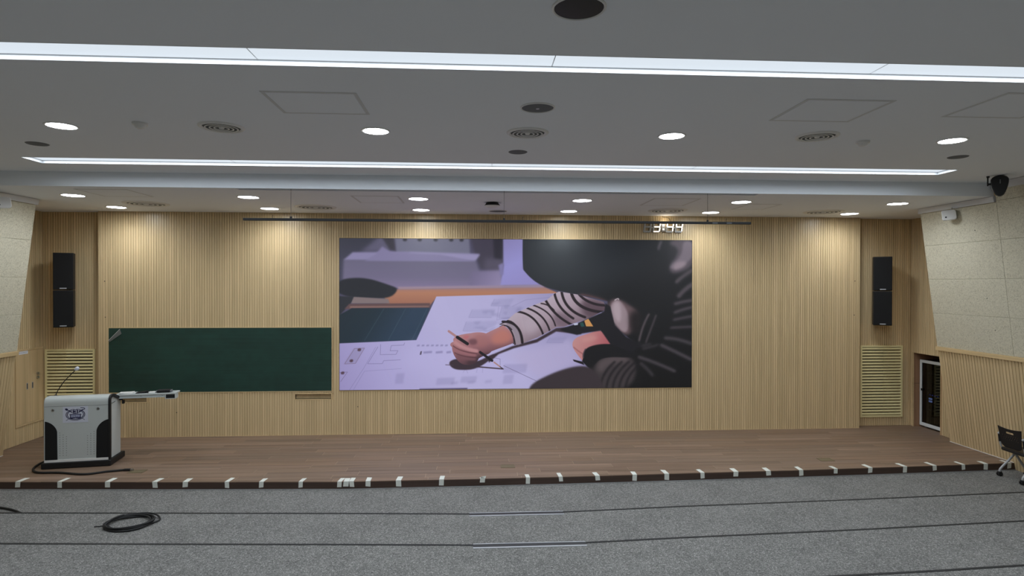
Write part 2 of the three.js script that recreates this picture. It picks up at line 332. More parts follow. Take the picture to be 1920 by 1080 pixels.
[-3.572, -0.892, 1.787, 4.477].forEach((x, i) => {
  downlight(x, HALL_CEIL, 4.82, 0.128, `lit downlight in the higher hall ceiling between the luminous strips, ${ord[i]} from the lectern side`, HALL_LAMP, 'hall downlights');
});
for (const [z, w] of [[8.1, 'front'], [11.4, 'rear']]) [-3.572, -0.892, 1.787, 4.477].forEach((x, i) => downlight(x, HALL_CEIL, z, 0.128, `unseen added downlight over the ${w} seating tiers, ${ord[i]} from the lectern side`, HALL_LAMP, 'unseen added downlights above the seating'));  // unseen rows behind the camera, added to brighten ceiling and lectern front
[-5.398, -3.101, -0.8, 1.493, 3.792, 6.125].forEach((x, i) => downlight(x, STAGE_CEIL, 1.82, 0.15, `lit downlight in the front row over the stage, ${ord[i]} from the lectern side`, STAGE_LAMP, 'stage downlights, front row'));
[-5.555, -3.235, -0.875, 1.496, 3.838, 6.199].forEach((x, i) => downlight(x, STAGE_CEIL, 0.57, 0.15, `lit downlight in the row close to the grooved wall, ${ord[i]} from the lectern side`, STAGE_LAMP, 'stage downlights, wall row'));

function diffuser(x, y, z, r, label, group) {
  const t = thing('air_diffuser', label, 'air diffuser', [x, y, z], 0, group);
  mesh('rim', lathe([[r * 0.8, -0.004], [r * 0.86, -0.016], [r * 0.93, -0.014], [r, -0.003], [r, 0]], 40), M.whitePlastic, t);
  mesh('throat', cyl(r * 0.82, r * 0.82, 0.002, 32).translate(0, -0.002, 0), M.throat, t);  // flat disc, its grey paints in the shade of the duct opening
  for (const [a, b] of [[0.66, 0.72], [0.47, 0.53], [0.28, 0.34]]) mesh('ring', lathe([[r * a, -0.012], [r * a, -0.017], [r * b, -0.017], [r * b, -0.012], [r * a, -0.012]], 40), M.whitePlastic, t);
  mesh('hub', lathe([[0.0001, -0.018], [r * 0.11, -0.017], [r * 0.13, -0.002]], 24), M.whitePlastic, t);
}
[[-2.206, 4.87, 'lectern side'], [0.46, 4.85, 'middle'], [3.115, 4.9, 'chair side']].forEach(([x, z, w]) => diffuser(x, HALL_CEIL, z, 0.19, `round ringed air diffuser in the hall ceiling, ${w}`, 'hall diffusers'));
[[-4.867, 1.03, 'above the chalkboard\'s outer end'], [-2.463, 0.81, 'between chalkboard and screen'], [3.056, 0.78, 'above the digital clock'], [5.62, 0.80, 'near the recessed speaker and rack']].forEach(([x, z, w]) => diffuser(x, STAGE_CEIL, z, 0.31, `wide round air diffuser in the stage ceiling ${w}`, 'stage diffusers'));

function roundPlate(name, x, y, z, r, label, cat, mat, group) {
  const t = thing(name, label, cat, [x, y, z], 0, group);
  mesh('rim', lathe([[r * 0.9, -0.003], [r * 0.93, -0.01], [r, -0.005], [r, 0]], 36), M.whitePlastic, t);
  mesh('grille', lathe([[0.0001, -0.009], [r * 0.5, -0.008], [r * 0.9, -0.004], [r * 0.9, 0]], 36), mat, t);
  return t;
}
const cs = roundPlate('ceiling_speaker', 0.472, HALL_CEIL, 5.62, 0.135, 'round grey ceiling speaker with a small central badge', 'speaker', M.grilleGrey, 'ceiling speakers');
mesh('badge', cyl(0.014, 0.014, 0.004, 16).translate(0, -0.01, 0), M.alu, cs);
roundPlate('ceiling_speaker', 0.504, HALL_CEIL, 7.3, 0.135, 'round dark ceiling speaker nearest the viewer, beyond the big luminous strip', 'speaker', M.darkGrey, 'ceiling speakers');
[[-4.271, 4.1, 'near the lectern end of the strip'], [0.429, 4.05, 'below the middle air diffuser'], [5.112, 4.13, 'near the black wall speaker']].forEach(([x, z, w]) => {
  const t = thing('ceiling_plate', `flush round grey ceiling plate ${w}`, 'ceiling plate', [x, HALL_CEIL, z], 0, 'flush round plates');
  mesh('disc', lathe([[0.0001, -0.006], [0.09, -0.005], [0.098, 0]], 32), M.grilleGrey, t);
});
roundPlate('ceiling_speaker', 0.355, STAGE_CEIL, 0.51, 0.16, 'round grey speaker in the stage ceiling above the screen', 'speaker', M.grilleGrey, 'ceiling speakers');
[[-2.847, 4.95, 'on the lectern side of the hall ceiling'], [3.663, 4.73, 'on the chair side of the hall ceiling']].forEach(([x, z, w]) => {
  const t = thing('smoke_detector', `small white domed detector ${w}`, 'detector', [x, HALL_CEIL, z], 0, 'ceiling detectors');
  mesh('base', cyl(0.062, 0.058, 0.018, 28).translate(0, -0.009, 0), M.whitePlastic, t);
  mesh('dome', lathe([[0.0001, -0.05], [0.02, -0.048], [0.038, -0.038], [0.046, -0.018]], 28), M.whitePlastic, t);
});
{
  const t = thing('ceiling_camera', 'black and white round ceiling unit hanging over the middle of the stage', 'camera', [0.234, STAGE_CEIL, 1.5]);
  mesh('housing', lathe([[0.0001, -0.045], [0.115, -0.045], [0.09, -0.012], [0.085, 0]], 32), M.black, t);
  mesh('lens_plate', lathe([[0.0001, -0.078], [0.06, -0.074], [0.1, -0.058], [0.113, -0.0455]], 32), M.whitePlastic, t);
}
// access hatches
function hatch(x0, x1, z0, z1, y, label) {
  const t = thing('ceiling_hatch', label, 'hatch', [(x0 + x1) / 2, y, (z0 + z1) / 2], 0, 'ceiling access hatches');
  const w = (x1 - x0) / 2, d = (z1 - z0) / 2, f = 0.024;
  mesh('frame', merge([box(-w, w, -0.003, 0, -d, -d + f), box(-w, w, -0.003, 0, d - f, d), box(-w, -w + f, -0.003, 0, -d + f, d - f), box(w - f, w, -0.003, 0, -d + f, d - f)]), M.paintEdge, t);
  mesh('panel', box(-w + f + 0.004, w - f - 0.004, -0.003, 0, -d + f + 0.004, d - f - 0.004), M.paint, t);
}
hatch(-1.53, -0.853, 5.34, 5.89, HALL_CEIL, 'square access hatch in the hall ceiling left of the round speaker'.replace('left of', 'on the lectern side of'));
hatch(2.42, 3.10, 5.38, 5.97, HALL_CEIL, 'square access hatch in the hall ceiling behind the ringed diffuser and detector');
hatch(3.755, 4.43, 5.58, 6.2, HALL_CEIL, 'square access hatch in the hall ceiling cut by the picture edge');
hatch(-5.03, -4.38, 1.75, 2.39, STAGE_CEIL, 'square access hatch in the stage ceiling above the lectern');
hatch(-1.685, -1.04, 1.35, 2.05, STAGE_CEIL, 'square access hatch in the stage ceiling beside the third front downlight');
hatch(2.44, 3.1, 1.36, 2.1, STAGE_CEIL, 'square access hatch in the stage ceiling before the clock');
hatch(4.0, 4.5, 1.0, 1.62, STAGE_CEIL, 'square access hatch in the stage ceiling beside the fifth front downlight');

// ------------------------------------------------------------------ stage platform
const stageEdge = [[-7.6, 2.10], [-6.04, 2.20], [-4.02, 2.318], [-1.716, 2.43], [0.06, 2.408], [1.18, 2.383], [4.35, 2.28], [6.0, 2.204], [7.64, 2.125], [8.5, 2.08]];
const eZ = (x) => interp(stageEdge, x);
{
  const st = structGroup('floor_stage', 'brown wood plank stage platform with a dark riser');
  const xs = [-7.6, -6.04, -4.02, -1.716, 0.06, 1.18, 4.35, 6.0, 7.64, 8.55];
  mesh('base', strip(xs, () => -0.7, (x) => eZ(x) - 0.02, -0.25, -0.0012), M.plankBase, st);
  mesh('riser', strip(xs, (x) => eZ(x) - 0.02, (x) => eZ(x), -0.1, -0.009), M.fascia, st);
  mesh('foot_edge', strip(xs, (x) => eZ(x), (x) => eZ(x) + 0.006, -0.1, -0.093), M.steelGrey, st);
  const rw = 0.16, gap = 0.002;
  let row = 0;
  for (let z = 2.5 - 0.02; z > -0.4; z -= rw, row++) {
    const za = z - rw + gap, zb = z - gap;
    let x = -7.6 - rr(0, 1.2);
    while (x < 8.5) {
      const L = 1.22, a = Math.max(-7.6, x + gap), b = Math.min(8.55, x + L - gap); x += L;
      if (b - a < 0.05) continue;
      if (za > eZ((a + b) / 2) + 0.001 && za > Math.max(eZ(a), eZ(b))) continue;
      const ks = [a, ...stageEdge.map((p) => p[0]).filter((v) => v > a && v < b), b];
      const off = rnd() * 9, g = strip(ks, (v) => Math.min(za, eZ(v) - 0.0005), (v) => Math.min(zb, eZ(v)), -0.009, rr(-0.0004, 0.0004));
      const uv = g.attributes.uv; for (let i = 0; i < uv.count; i++) uv.setXY(i, uv.getX(i) + off, uv.getY(i) + off * 0.37);
      mesh('plank', g, plankMats[Math.floor(rnd() * plankMats.length)], st);
    }
  }
}

// ------------------------------------------------------------------ carpeted hall floor in shallow tiers
const tierEdge = [
  [[-7.9, 3.187], [-5.197, 3.347], [-3.333, 3.457], [-1.468, 3.568], [-0.069, 3.66], [0.964, 3.66], [2.34, 3.567], [4.409, 3.467], [8.6, 3.22]],
  [[-7.9, 4.23], [-4.364, 4.454], [-2.796, 4.553], [-1.231, 4.648], [-0.023, 4.728], [1.016, 4.733], [1.954, 4.673], [3.681, 4.59], [8.6, 4.27]],
];
for (let k = 2; k < 11; k++) tierEdge.push(tierEdge[1].map(([x, z]) => [x, z + 1.06 * (k - 1) + 0.03]));
{
  const fl = structGroup('floor', 'grey loop pile carpet floor rising in shallow tiers');
  const xsAll = [-7.9, -5.2, -3.4, -1.4, -0.05, 0.99, 2.3, 4.4, 8.6];
  let prev = (x) => eZ(x) - 0.06;
  const inAisle = (k) => k === 0 ? [-0.069, 0.964] : k === 1 ? [-0.023, 1.016] : [0.0, 1.0];
  for (let k = 0; k <= tierEdge.length; k++) {
    const y = -0.1 + 0.12 * k, cur = tierEdge[k], zB = cur ? (x) => interp(cur, x) : () => 16.05, pv = prev;
    const xs = [...new Set([...(cur ?? []).map((p) => p[0]), ...(k ? tierEdge[k - 1].map((p) => p[0]) : stageEdge.map((p) => p[0]).filter((v) => v > -7.9 && v < 8.6)), -7.9, 8.6])].sort((a, b) => a - b);
    mesh('tier', strip(xs, pv, (x) => zB(x) + (cur ? 0.02 : 0), y - 0.3, y), M.carpet, fl);
    if (cur) {
      const [n0, n1] = inAisle(k), yn = y + 0.12;
      const line = cur.map((p) => p[0]);
      mesh('nosing_strip', merge([strip(line.filter((v) => v < n0).concat(n0), (x) => zB(x) - 0.008, (x) => zB(x) + 0.02, yn - 0.03, yn + 0.003), strip([n1].concat(line.filter((v) => v > n1)), (x) => zB(x) - 0.008, (x) => zB(x) + 0.02, yn - 0.03, yn + 0.003)]), M.rubber, fl);
      const za = zB((n0 + n1) / 2);
      mesh('metal_nosing', merge([box(n0, n1, yn - 0.035, yn + 0.006, za - 0.016, za - 0.006), box(n0, n1, yn, yn + 0.007, za + 0.062, za + 0.08), box(n0, n1, yn, yn + 0.003, za - 0.006, za + 0.062)]), M.alu, fl);
      mesh('grip_insert', box(n0, n1, yn + 0.003, yn + 0.0055, za - 0.003, za + 0.06), M.darkGrey, fl);
    }
    prev = cur ? (x) => interp(cur, x) : null;
  }
}

// ------------------------------------------------------------------ the LED screen
function drawScreen(g, W, H) {
  g.save(); g.scale(W / 1836, H / 774); g.translate(-46, -52);
  const poly = (c, pts, blur = 0) => { if (blur) g.filter = `blur(${blur}px)`; g.fillStyle = c; g.beginPath(); pts.forEach((p, i) => i ? g.lineTo(p[0], p[1]) : g.moveTo(p[0], p[1])); g.closePath(); g.fill(); if (blur) g.filter = 'none'; };
  const smooth = (c, pts, blur = 0) => { if (blur) g.filter = `blur(${blur}px)`; g.fillStyle = c; g.beginPath(); const n = pts.length; const m = (i) => [(pts[i % n][0] + pts[(i + 1) % n][0]) / 2, (pts[i % n][1] + pts[(i + 1) % n][1]) / 2]; g.moveTo(...m(0)); for (let i = 1; i <= n; i++) g.quadraticCurveTo(pts[i % n][0], pts[i % n][1], ...m(i)); g.fill(); if (blur) g.filter = 'none'; };
  const line = (c, w, pts, blur = 0) => { if (blur) g.filter = `blur(${blur}px)`; g.strokeStyle = c; g.lineWidth = w; g.lineCap = 'round'; g.lineJoin = 'round'; g.beginPath(); pts.forEach((p, i) => i ? g.lineTo(p[0], p[1]) : g.moveTo(p[0], p[1])); g.stroke(); if (blur) g.filter = 'none'; };
  const curve = (c, w, pts, blur = 0) => { if (blur) g.filter = `blur(${blur}px)`; g.strokeStyle = c; g.lineWidth = w; g.lineCap = 'round'; g.beginPath(); g.moveTo(...pts[0]); if (pts.length === 3) g.quadraticCurveTo(...pts[1], ...pts[2]); else g.bezierCurveTo(...pts[1], ...pts[2], ...pts[3]); g.stroke(); if (blur) g.filter = 'none'; };
  const grad = (x0, y0, x1, y1, stops) => { const r = g.createLinearGradient(x0, y0, x1, y1); stops.forEach(([t, c]) => r.addColorStop(t, c)); return r; };
  const rgrad = (x, y, r0, r1, stops) => { const r = g.createRadialGradient(x, y, r0, x, y, r1); stops.forEach(([t, c]) => r.addColorStop(t, c)); return r; };
  // far background
  g.fillStyle = '#4a475e'; g.fillRect(0, 0, 1940, 900);
  poly(grad(46, 60, 46, 300, [[0, '#3a3b47'], [1, '#46445a']]), [[30, 40], [250, 40], [230, 300], [30, 310]], 10);
  poly('#5b586f', [[250, 40], [330, 40], [300, 120], [150, 122]], 10);
  poly('#3a3842', [[256, 40], [322, 40], [330, 112], [300, 108]], 6);
  poly('#6b6b80', [[326, 40], [706, 40], [712, 132], [334, 124]], 5);
  for (const x of [365, 440, 522, 602, 655]) smooth('#33323b', [[x, 50], [x + 26, 50], [x + 20, 66], [x + 2, 64]], 3);
  poly('#3f3b4a', [[712, 40], [884, 40], [880, 215], [770, 210], [735, 130]], 7);
  poly('#4f4a5c', [[790, 150], [884, 150], [880, 220], [780, 212]], 12);
  poly('#2c2a35', [[830, 40], [884, 40], [876, 155], [835, 150]], 6);
  // blurred stack of board
  poly(grad(60, 165, 60, 305, [[0, '#66627a'], [0.6, '#6b6580'], [1, '#7b7090']]), [[66, 160], [740, 158], [760, 220], [872, 215], [878, 300], [320, 308], [62, 262]], 6);
  poly('#857fa3', [[66, 162], [112, 122], [385, 118], [762, 130], [736, 163]], 4);
  poly('#8f89ae', [[400, 122], [762, 130], [740, 160], [420, 150]], 6);
  poly('#7d779a', [[172, 166], [228, 132], [262, 92], [300, 116], [330, 122], [560, 132], [735, 166]], 4);
  poly(grad(740, 220, 870, 300, [[0, '#6e6685'], [1, '#8b80a4']]), [[720, 218], [872, 212], [880, 300], [700, 304]], 8);
  // standing paper
  poly(grad(880, 60, 990, 300, [[0, '#837dae'], [0.5, '#8f8bc6'], [1, '#8a83bb']]), [[882, 40], [988, 40], [986, 205], [1082, 290], [868, 292], [884, 190]], 3);
  poly('#7a749f', [[858, 185], [886, 172], [884, 235], [868, 240]], 4);
  // wooden table edge
  poly(grad(0, 300, 0, 395, [[0, '#94706e'], [0.3, '#a8755d'], [1, '#936353']]), [[250, 312], [700, 306], [1092, 296], [1190, 338], [540, 352], [500, 400], [90, 412], [290, 384]], 2);
  poly(grad(0, 286, 0, 312, [[0, '#8a7f9e'], [1, '#9d8288']]), [[340, 298], [1085, 286], [1100, 300], [345, 312]], 3);
  smooth('#24262d', [[30, 262], [170, 248], [300, 290], [350, 310], [290, 366], [30, 348]], 3);
  poly('#2a2c33', [[40, 346], [125, 350], [96, 392], [40, 450]], 2);
  poly('#7a6c6e', [[118, 350], [292, 360], [300, 384], [104, 384]], 2);
  poly('#5c4648', [[95, 386], [506, 382], [505, 408], [70, 412]], 2);
  poly('#846560', [[100, 398], [500, 396], [500, 402], [96, 406]], 2);
  // cutting mat
  poly(grad(46, 410, 300, 590, [[0, '#1f2a33'], [0.5, '#1f2d38'], [1, '#2a3b4f']]), [[40, 445], [108, 408], [506, 406], [436, 572], [40, 586]], 1.5);
  for (const k of [0, 1, 2]) line('rgba(96,122,130,0.38)', 2, [[270 + k * 110, 412], [172 + k * 120, 574]], 1.2);
  // big sheet
  poly(grad(60, 830, 1150, 380, [[0, '#9289b8'], [0.2, '#a29bc9'], [0.5, '#ada8d0'], [0.75, '#aba6ce'], [1, '#938db5']]), [[538, 348], [1185, 330], [1420, 440], [1350, 720], [1060, 790], [1040, 840], [40, 842], [40, 588], [436, 572]], 1);
  poly('rgba(176,171,214,0.5)', [[430, 590], [760, 600], [1000, 700], [1050, 800], [600, 770], [330, 700]], 34);
  poly('rgba(172,163,200,0.7)', [[900, 650], [1240, 570], [1300, 690], [1080, 770]], 16);
  line('rgba(186,182,222,0.8)', 5, [[740, 545], [980, 440], [1090, 380]], 3);
  // line drawings on the sheets
  const ink = 'rgba(70,64,98,0.5)', soft = 'rgba(84,80,118,0.28)';
  for (const [x, y, w, h] of [[820, 362, 120, 34], [705, 416, 140, 40], [675, 478, 180, 48], [860, 400, 120, 60], [1110, 562, 110, 26]]) { poly('rgba(104,100,140,0.16)', [[x + 18, y], [x + w, y - 4], [x + w - 22, y + h], [x, y + h]], 5); line(soft, 2, [[x + w - 22, y + h], [x, y + h], [x + 18, y]], 1.5); }
  for (let i = 0; i < 22; i++) { const x = rr(690, 1040), y = rr(368, 520) ; poly('rgba(92,88,128,0.16)', [[x, y], [x + rr(14, 50), y - 3], [x + rr(10, 40), y + rr(8, 22)], [x - 6, y + rr(6, 18)]], 4); }
  line(soft, 2, [[860, 400], [850, 470], [1010, 440]], 1); line(soft, 2, [[1130, 352], [1000, 365], [930, 400]], 1);
  line(ink, 2, [[254, 594], [252, 646], [332, 645], [342, 626], [302, 626], [308, 600], [372, 597], [376, 586]]);
  line(ink, 2, [[240, 606], [188, 692], [262, 692], [270, 677], [354, 673]]);
  line('rgba(70,66,104,0.3)', 2, [[228, 608], [170, 712], [90, 835]]); line('rgba(70,66,104,0.25)', 2, [[360, 718], [172, 730], [110, 835]]);
  poly('rgba(120,110,140,0.28)', [[118, 612], [174, 610], [128, 690], [66, 694]], 3);
  line('rgba(100,78,92,0.65)', 2, [[122, 614], [172, 612], [126, 690], [72, 692], [122, 614]]);
  for (const [x, y] of [[146, 620], [106, 676], [62, 738]]) smooth('rgba(66,44,54,0.8)', [[x - 9, y - 6], [x + 10, y - 8], [x + 8, y + 8], [x - 10, y + 8]], 1.5);
  line('rgba(70,56,76,0.5)', 2, [[48, 736], [86, 734], [52, 782]]);
  for (let i = 0; i < 7; i++) poly('rgba(84,80,118,0.35)', [[440 + i * 24, 596], [454 + i * 24, 595], [452 + i * 24, 604], [438 + i * 24, 605]], 1.5);
  poly('rgba(60,52,66,0.8)', [[457, 630], [465, 629], [461, 647], [453, 648]], 0.8);
  for (const [x, w] of [[472, 44], [535, 36], [590, 24]]) poly('rgba(90,86,124,0.4)', [[x, 631], [x + w, 628], [x + w, 639], [x, 642]], 2);
  for (const [x, y, w, h] of [[535, 768, 100, 34], [660, 762, 90, 30], [610, 788, 44, 12], [695, 786, 44, 12], [785, 782, 44, 12], [880, 700, 130, 44], [880, 756, 60, 44], [326, 744, 50, 50]]) poly('rgba(104,100,142,0.22)', [[x + 8, y], [x + w, y - 3], [x + w - 8, y + h], [x, y + h + 2]], 4);
  line('rgba(64,58,82,0.5)', 2, [[835, 665], [868, 672], [868, 706]]); line('rgba(66,60,84,0.6)', 2.2, [[886, 706], [1055, 786]]);
  line(soft, 2, [[676, 740], [690, 720], [700, 744]], 1); line(soft, 2, [[745, 742], [750, 718], [778, 716], [776, 742]], 1);
  poly('#5a5270', [[452, 822], [700, 820], [690, 842], [450, 842]], 2);
  // head, shoulder and back: one dark mass
  g.beginPath(); g.moveTo(985, 40); g.bezierCurveTo(984, 110, 984, 180, 990, 210); g.bezierCurveTo(1030, 262, 1070, 286, 1120, 302); g.bezierCurveTo(1190, 326, 1290, 334, 1432, 372); g.lineTo(1430, 440); g.bezierCurveTo(1470, 520, 1540, 560, 1580, 590); g.lineTo(1448, 596); g.bezierCurveTo(1330, 600, 1280, 640, 1300, 690); g.lineTo(1340, 730); g.lineTo(1300, 860); g.lineTo(1960, 860); g.lineTo(1960, 40); g.closePath();
  g.fillStyle = grad(0, 60, 0, 830, [[0, '#1f2126'], [0.35, '#131418'], [1, '#0a0a0c']]); g.filter = 'blur(2px)'; g.fill(); g.filter = 'none';
  g.save(); g.clip();
  g.fillStyle = rgrad(1190, 80, 20, 420, [[0, 'rgba(92,102,108,0.8)'], [0.3, 'rgba(52,58,64,0.7)'], [0.7, 'rgba(32,36,42,0.5)'], [1, 'rgba(22,24,28,0)']]); g.fillRect(900, 0, 1000, 520);
  poly('rgba(36,40,46,0.7)', [[1000, 60], [1700, 60], [1560, 250], [1100, 260]], 50);
  smooth('#5b3f42', [[1271, 330], [1330, 338], [1425, 366], [1440, 392], [1380, 398], [1300, 370]], 8);
  // back of the striped top
  smooth('#4f4750', [[1740, 50], [1900, 40], [1900, 190], [1780, 235], [1752, 200], [1800, 110]], 8);
  smooth('#6f6570', [[1830, 50], [1900, 60], [1890, 150], [1790, 205], [1752, 196], [1830, 130]], 6);
  smooth('#8a7c86', [[1790, 165], [1860, 160], [1840, 195], [1776, 214]], 7);
  smooth('#232329', [[1760, 70], [1812, 96], [1790, 150], [1750, 170]], 8);
  curve('rgba(110,100,110,0.8)', 10, [[1716, 58], [1706, 80], [1702, 98]], 6);
  const fold = [[1892, 205, 1840, 232, 1800, 270, 22], [1892, 280, 1850, 300, 1812, 345, 26], [1892, 366, 1840, 372, 1792, 386, 18], [1892, 402, 1840, 412, 1790, 432, 16], [1892, 450, 1850, 456, 1786, 470, 14], [1892, 506, 1850, 508, 1770, 512, 12]];
  for (const [a, b, c, d, e, f, w] of fold) curve('rgba(104,92,100,0.62)', w * 0.9, [[a, b], [c, d], [e, f]], 6);
  // light scarf at the collar
  smooth('#5c4a4f', [[1425, 380], [1480, 350], [1560, 400], [1600, 430], [1580, 520], [1530, 560], [1470, 500]], 8);
  smooth('#8b7a82', [[1446, 392], [1478, 358], [1510, 380], [1545, 440], [1545, 520], [1520, 542], [1476, 500], [1440, 450]], 5);
  smooth('#a2929a', [[1462, 380], [1492, 372], [1506, 420], [1500, 490], [1474, 470], [1456, 420]], 7);
  curve('#cfc3ca', 4, [[1470, 366], [1492, 352], [1490, 364]], 1.5); curve('#241d22', 8, [[1466, 520], [1500, 560], [1526, 590]], 3);
  smooth('#1a1518', [[1546, 420], [1620, 420], [1600, 560], [1552, 540]], 14);
  curve('rgba(104,92,98,0.85)', 9, [[1652, 440], [1616, 500], [1600, 580]], 4); curve('rgba(88,78,84,0.8)', 8, [[1690, 446], [1666, 510], [1636, 588]], 4);
  // forearm sleeve at the lower edge
  smooth('#373134', [[1350, 720], [1396, 660], [1520, 650], [1600, 700], [1560, 830], [1400, 850], [1356, 780]], 10);
  smooth('#4d4447', [[1370, 700], [1430, 660], [1530, 662], [1560, 690], [1440, 700], [1390, 760]], 10);
  for (let i = 0; i < 5; i++) curve('rgba(20,18,21,0.85)', 10, [[1392 + i * 34, 826], [1400 + i * 34, 750], [1470 + i * 38, 690]], 4);
  curve('rgba(14,13,16,0.9)', 18, [[1590, 660], [1620, 740], [1600, 830]], 10);
  for (const [a, b, c, d, e, f, w, o] of [[1600, 666, 1680, 690, 1790, 740, 20, 0.75], [1610, 700, 1650, 730, 1670, 760, 22, 0.5], [1740, 566, 1800, 566, 1880, 596, 22, 0.7], [1720, 604, 1800, 640, 1880, 680, 22, 0.75], [1620, 622, 1680, 610, 1700, 600, 12, 0.6], [1594, 600, 1620, 610, 1660, 596, 14, 0.5]]) curve(`rgba(92,84,92,${o * 0.85})`, w * 0.85, [[a, b], [c, d], [e, f]], 6);
  g.restore();
  // shadow on paper, lower middle
  smooth('#332b30', [[1020, 806], [1150, 742], [1270, 708], [1350, 716], [1400, 790], [1430, 860], [1020, 860]], 4);
  // reaching sleeve with stripes and its shadow
  poly('#33272f', [[930, 606], [1057, 570], [1160, 512], [1300, 500], [1290, 545], [1160, 530], [1060, 586], [940, 616], [860, 646], [810, 690], [800, 660]], 2.5);
  const arm = [[862, 492], [900, 474], [946, 434], [1046, 391], [1108, 368], [1151, 333], [1174, 322], [1271, 337], [1410, 376], [1427, 414], [1332, 461], [1240, 492], [1201, 505], [1162, 507], [1062, 561], [985, 590], [940, 600], [938, 560], [905, 505]];
  g.save(); g.beginPath(); arm.forEach((p, i) => i ? g.lineTo(...p) : g.moveTo(...p)); g.closePath(); g.fillStyle = grad(950, 440, 1030, 600, [[0, '#ab9dab'], [0.5, '#9d8c98'], [1, '#7b6974']]); g.fill(); g.clip();
  smooth('rgba(176,163,176,0.6)', [[970, 470], [1050, 440], [1090, 500], [1010, 560]], 14);
  for (let i = 0; i < 20; i++) line('rgba(112,98,110,0.28)', 1.4, [[985 + i * 6, 452 + i * 0.5], [1010 + i * 6, 580 - i * 2]]);
  smooth('rgba(70,52,62,0.75)', [[1290, 350], [1420, 372], [1440, 440], [1330, 470], [1290, 420]], 14); smooth('rgba(92,74,86,0.6)', [[1140, 420], [1230, 440], [1250, 500], [1150, 510]], 12);
  for (const [p, q, r, w] of [[[860, 500], [930, 480], [946, 600], 7], [[864, 488], [950, 440], [984, 592], 13], [[958, 426], [1056, 440], [1093, 548], 10], [[1008, 408], [1104, 440], [1128, 532], 9], [[1040, 393], [1136, 424], [1156, 500], 7], [[1081, 384], [1120, 388], [1150, 420], 6], [[1104, 366], [1150, 450], [1244, 496], 12], [[1151, 330], [1165, 410], [1250, 462], 12], [[1189, 326], [1205, 420], [1312, 456], 13], [[1240, 330], [1265, 420], [1412, 430], 15], [[1280, 336], [1330, 392], [1420, 394], 13]]) curve('#1f161c', w, [p, q, r], 1.2);
  g.restore();
  curve('#8b7f8c', 26, [[912, 494], [962, 520], [962, 586]], 2); curve('#211820', 5, [[866, 506], [900, 486], [928, 520]], 1); curve('#1f171d', 11, [[880, 478], [978, 478], [984, 588]], 1.2); curve('#241a20', 5, [[900, 500], [938, 530], [937, 592]], 1);
  // drawing hand with its shadow
  smooth('#382c35', [[596, 686], [650, 664], [740, 690], [800, 660], [850, 640], [800, 690], [740, 722], [690, 728], [624, 724]], 2);
  line('#3a2c34', 6, [[750, 711], [880, 723]], 1); line('rgba(70,58,72,0.7)', 4, [[586, 700], [626, 702]], 1);
  g.beginPath(); g.moveTo(882, 497); g.bezierCurveTo(860, 508, 820, 526, 794, 539); g.bezierCurveTo(770, 530, 740, 532, 717, 537); g.bezierCurveTo(690, 540, 660, 544, 640, 554); g.bezierCurveTo(622, 562, 624, 574, 627, 581); g.bezierCurveTo(608, 586, 604, 600, 619, 609); g.bezierCurveTo(618, 630, 630, 655, 641, 669); g.bezierCurveTo(655, 690, 676, 702, 700, 702); g.bezierCurveTo(730, 700, 748, 690, 757, 668); g.bezierCurveTo(780, 652, 812, 650, 822, 632); g.bezierCurveTo(860, 616, 910, 602, 937, 588); g.bezierCurveTo(938, 548, 914, 510, 882, 497); g.closePath();
  g.fillStyle = grad(690, 535, 730, 705, [[0, '#a97c80'], [0.4, '#94646a'], [0.75, '#6b474e'], [1, '#45323a']]); g.fill();
  g.save(); g.clip();
  smooth('rgba(176,112,102,0.85)', [[830, 540], [885, 508], [930, 545], [925, 585], [850, 600], [815, 580]], 10); smooth('rgba(150,100,100,0.6)', [[730, 545], [800, 545], [820, 590], [760, 620], [740, 580]], 8);
  smooth('rgba(90,58,66,0.7)', [[700, 570], [745, 564], [752, 595], [710, 600]], 5); smooth('rgba(60,42,50,0.8)', [[700, 712], [690, 676], [770, 650], [830, 632], [770, 690]], 9);
  curve('#b07f83', 19, [[634, 584], [670, 616], [746, 630]], 3); curve('#8f6066', 15, [[628, 612], [660, 642], [738, 652]], 4); curve('#6f4b52', 13, [[646, 654], [680, 672], [736, 672]], 4);
  for (const [p, q, r] of [[[624, 602], [660, 634], [748, 643]], [[632, 638], [670, 660], [742, 663]]]) curve('rgba(74,42,50,0.8)', 4, [p, q, r], 1.5);
  smooth('rgba(176,92,100,0.6)', [[672, 552], [712, 548], [700, 566], [680, 568]], 3); g.restore();
  // pencil
  line('#a37c80', 12, [[602, 527], [641, 555]]); line('#1c171d', 16, [[646, 558], [698, 592]]); line('#1c181e', 13, [[764, 636], [826, 680]]); line('#a37f7c', 7, [[836, 688], [868, 712]]); line('#2f2226', 4, [[868, 712], [885, 724]]);
  // resting hand, cuff and watch
  g.beginPath(); g.moveTo(1448, 596); g.bezierCurveTo(1436, 560, 1420, 536, 1394, 527); g.bezierCurveTo(1376, 526, 1362, 530, 1348, 535); g.bezierCurveTo(1320, 545, 1290, 552, 1271, 561); g.bezierCurveTo(1248, 575, 1244, 590, 1247, 607); g.bezierCurveTo(1252, 622, 1262, 640, 1298, 682); g.lineTo(1317, 630); g.bezierCurveTo(1340, 608, 1390, 600, 1448, 596); g.closePath();
  g.fillStyle = grad(1260, 540, 1430, 600, [[0, '#b58484'], [0.5, '#ad7475'], [1, '#a0555c']]); g.fill();
  curve('rgba(110,60,68,0.7)', 4, [[1252, 612], [1270, 628], [1304, 650]], 2); smooth('rgba(190,140,136,0.5)', [[1290, 566], [1360, 546], [1390, 570], [1300, 592]], 8);
  smooth('#101014', [[1298, 650], [1322, 612], [1400, 594], [1470, 600], [1600, 640], [1580, 670], [1400, 660], [1350, 722], [1306, 690]], 2);
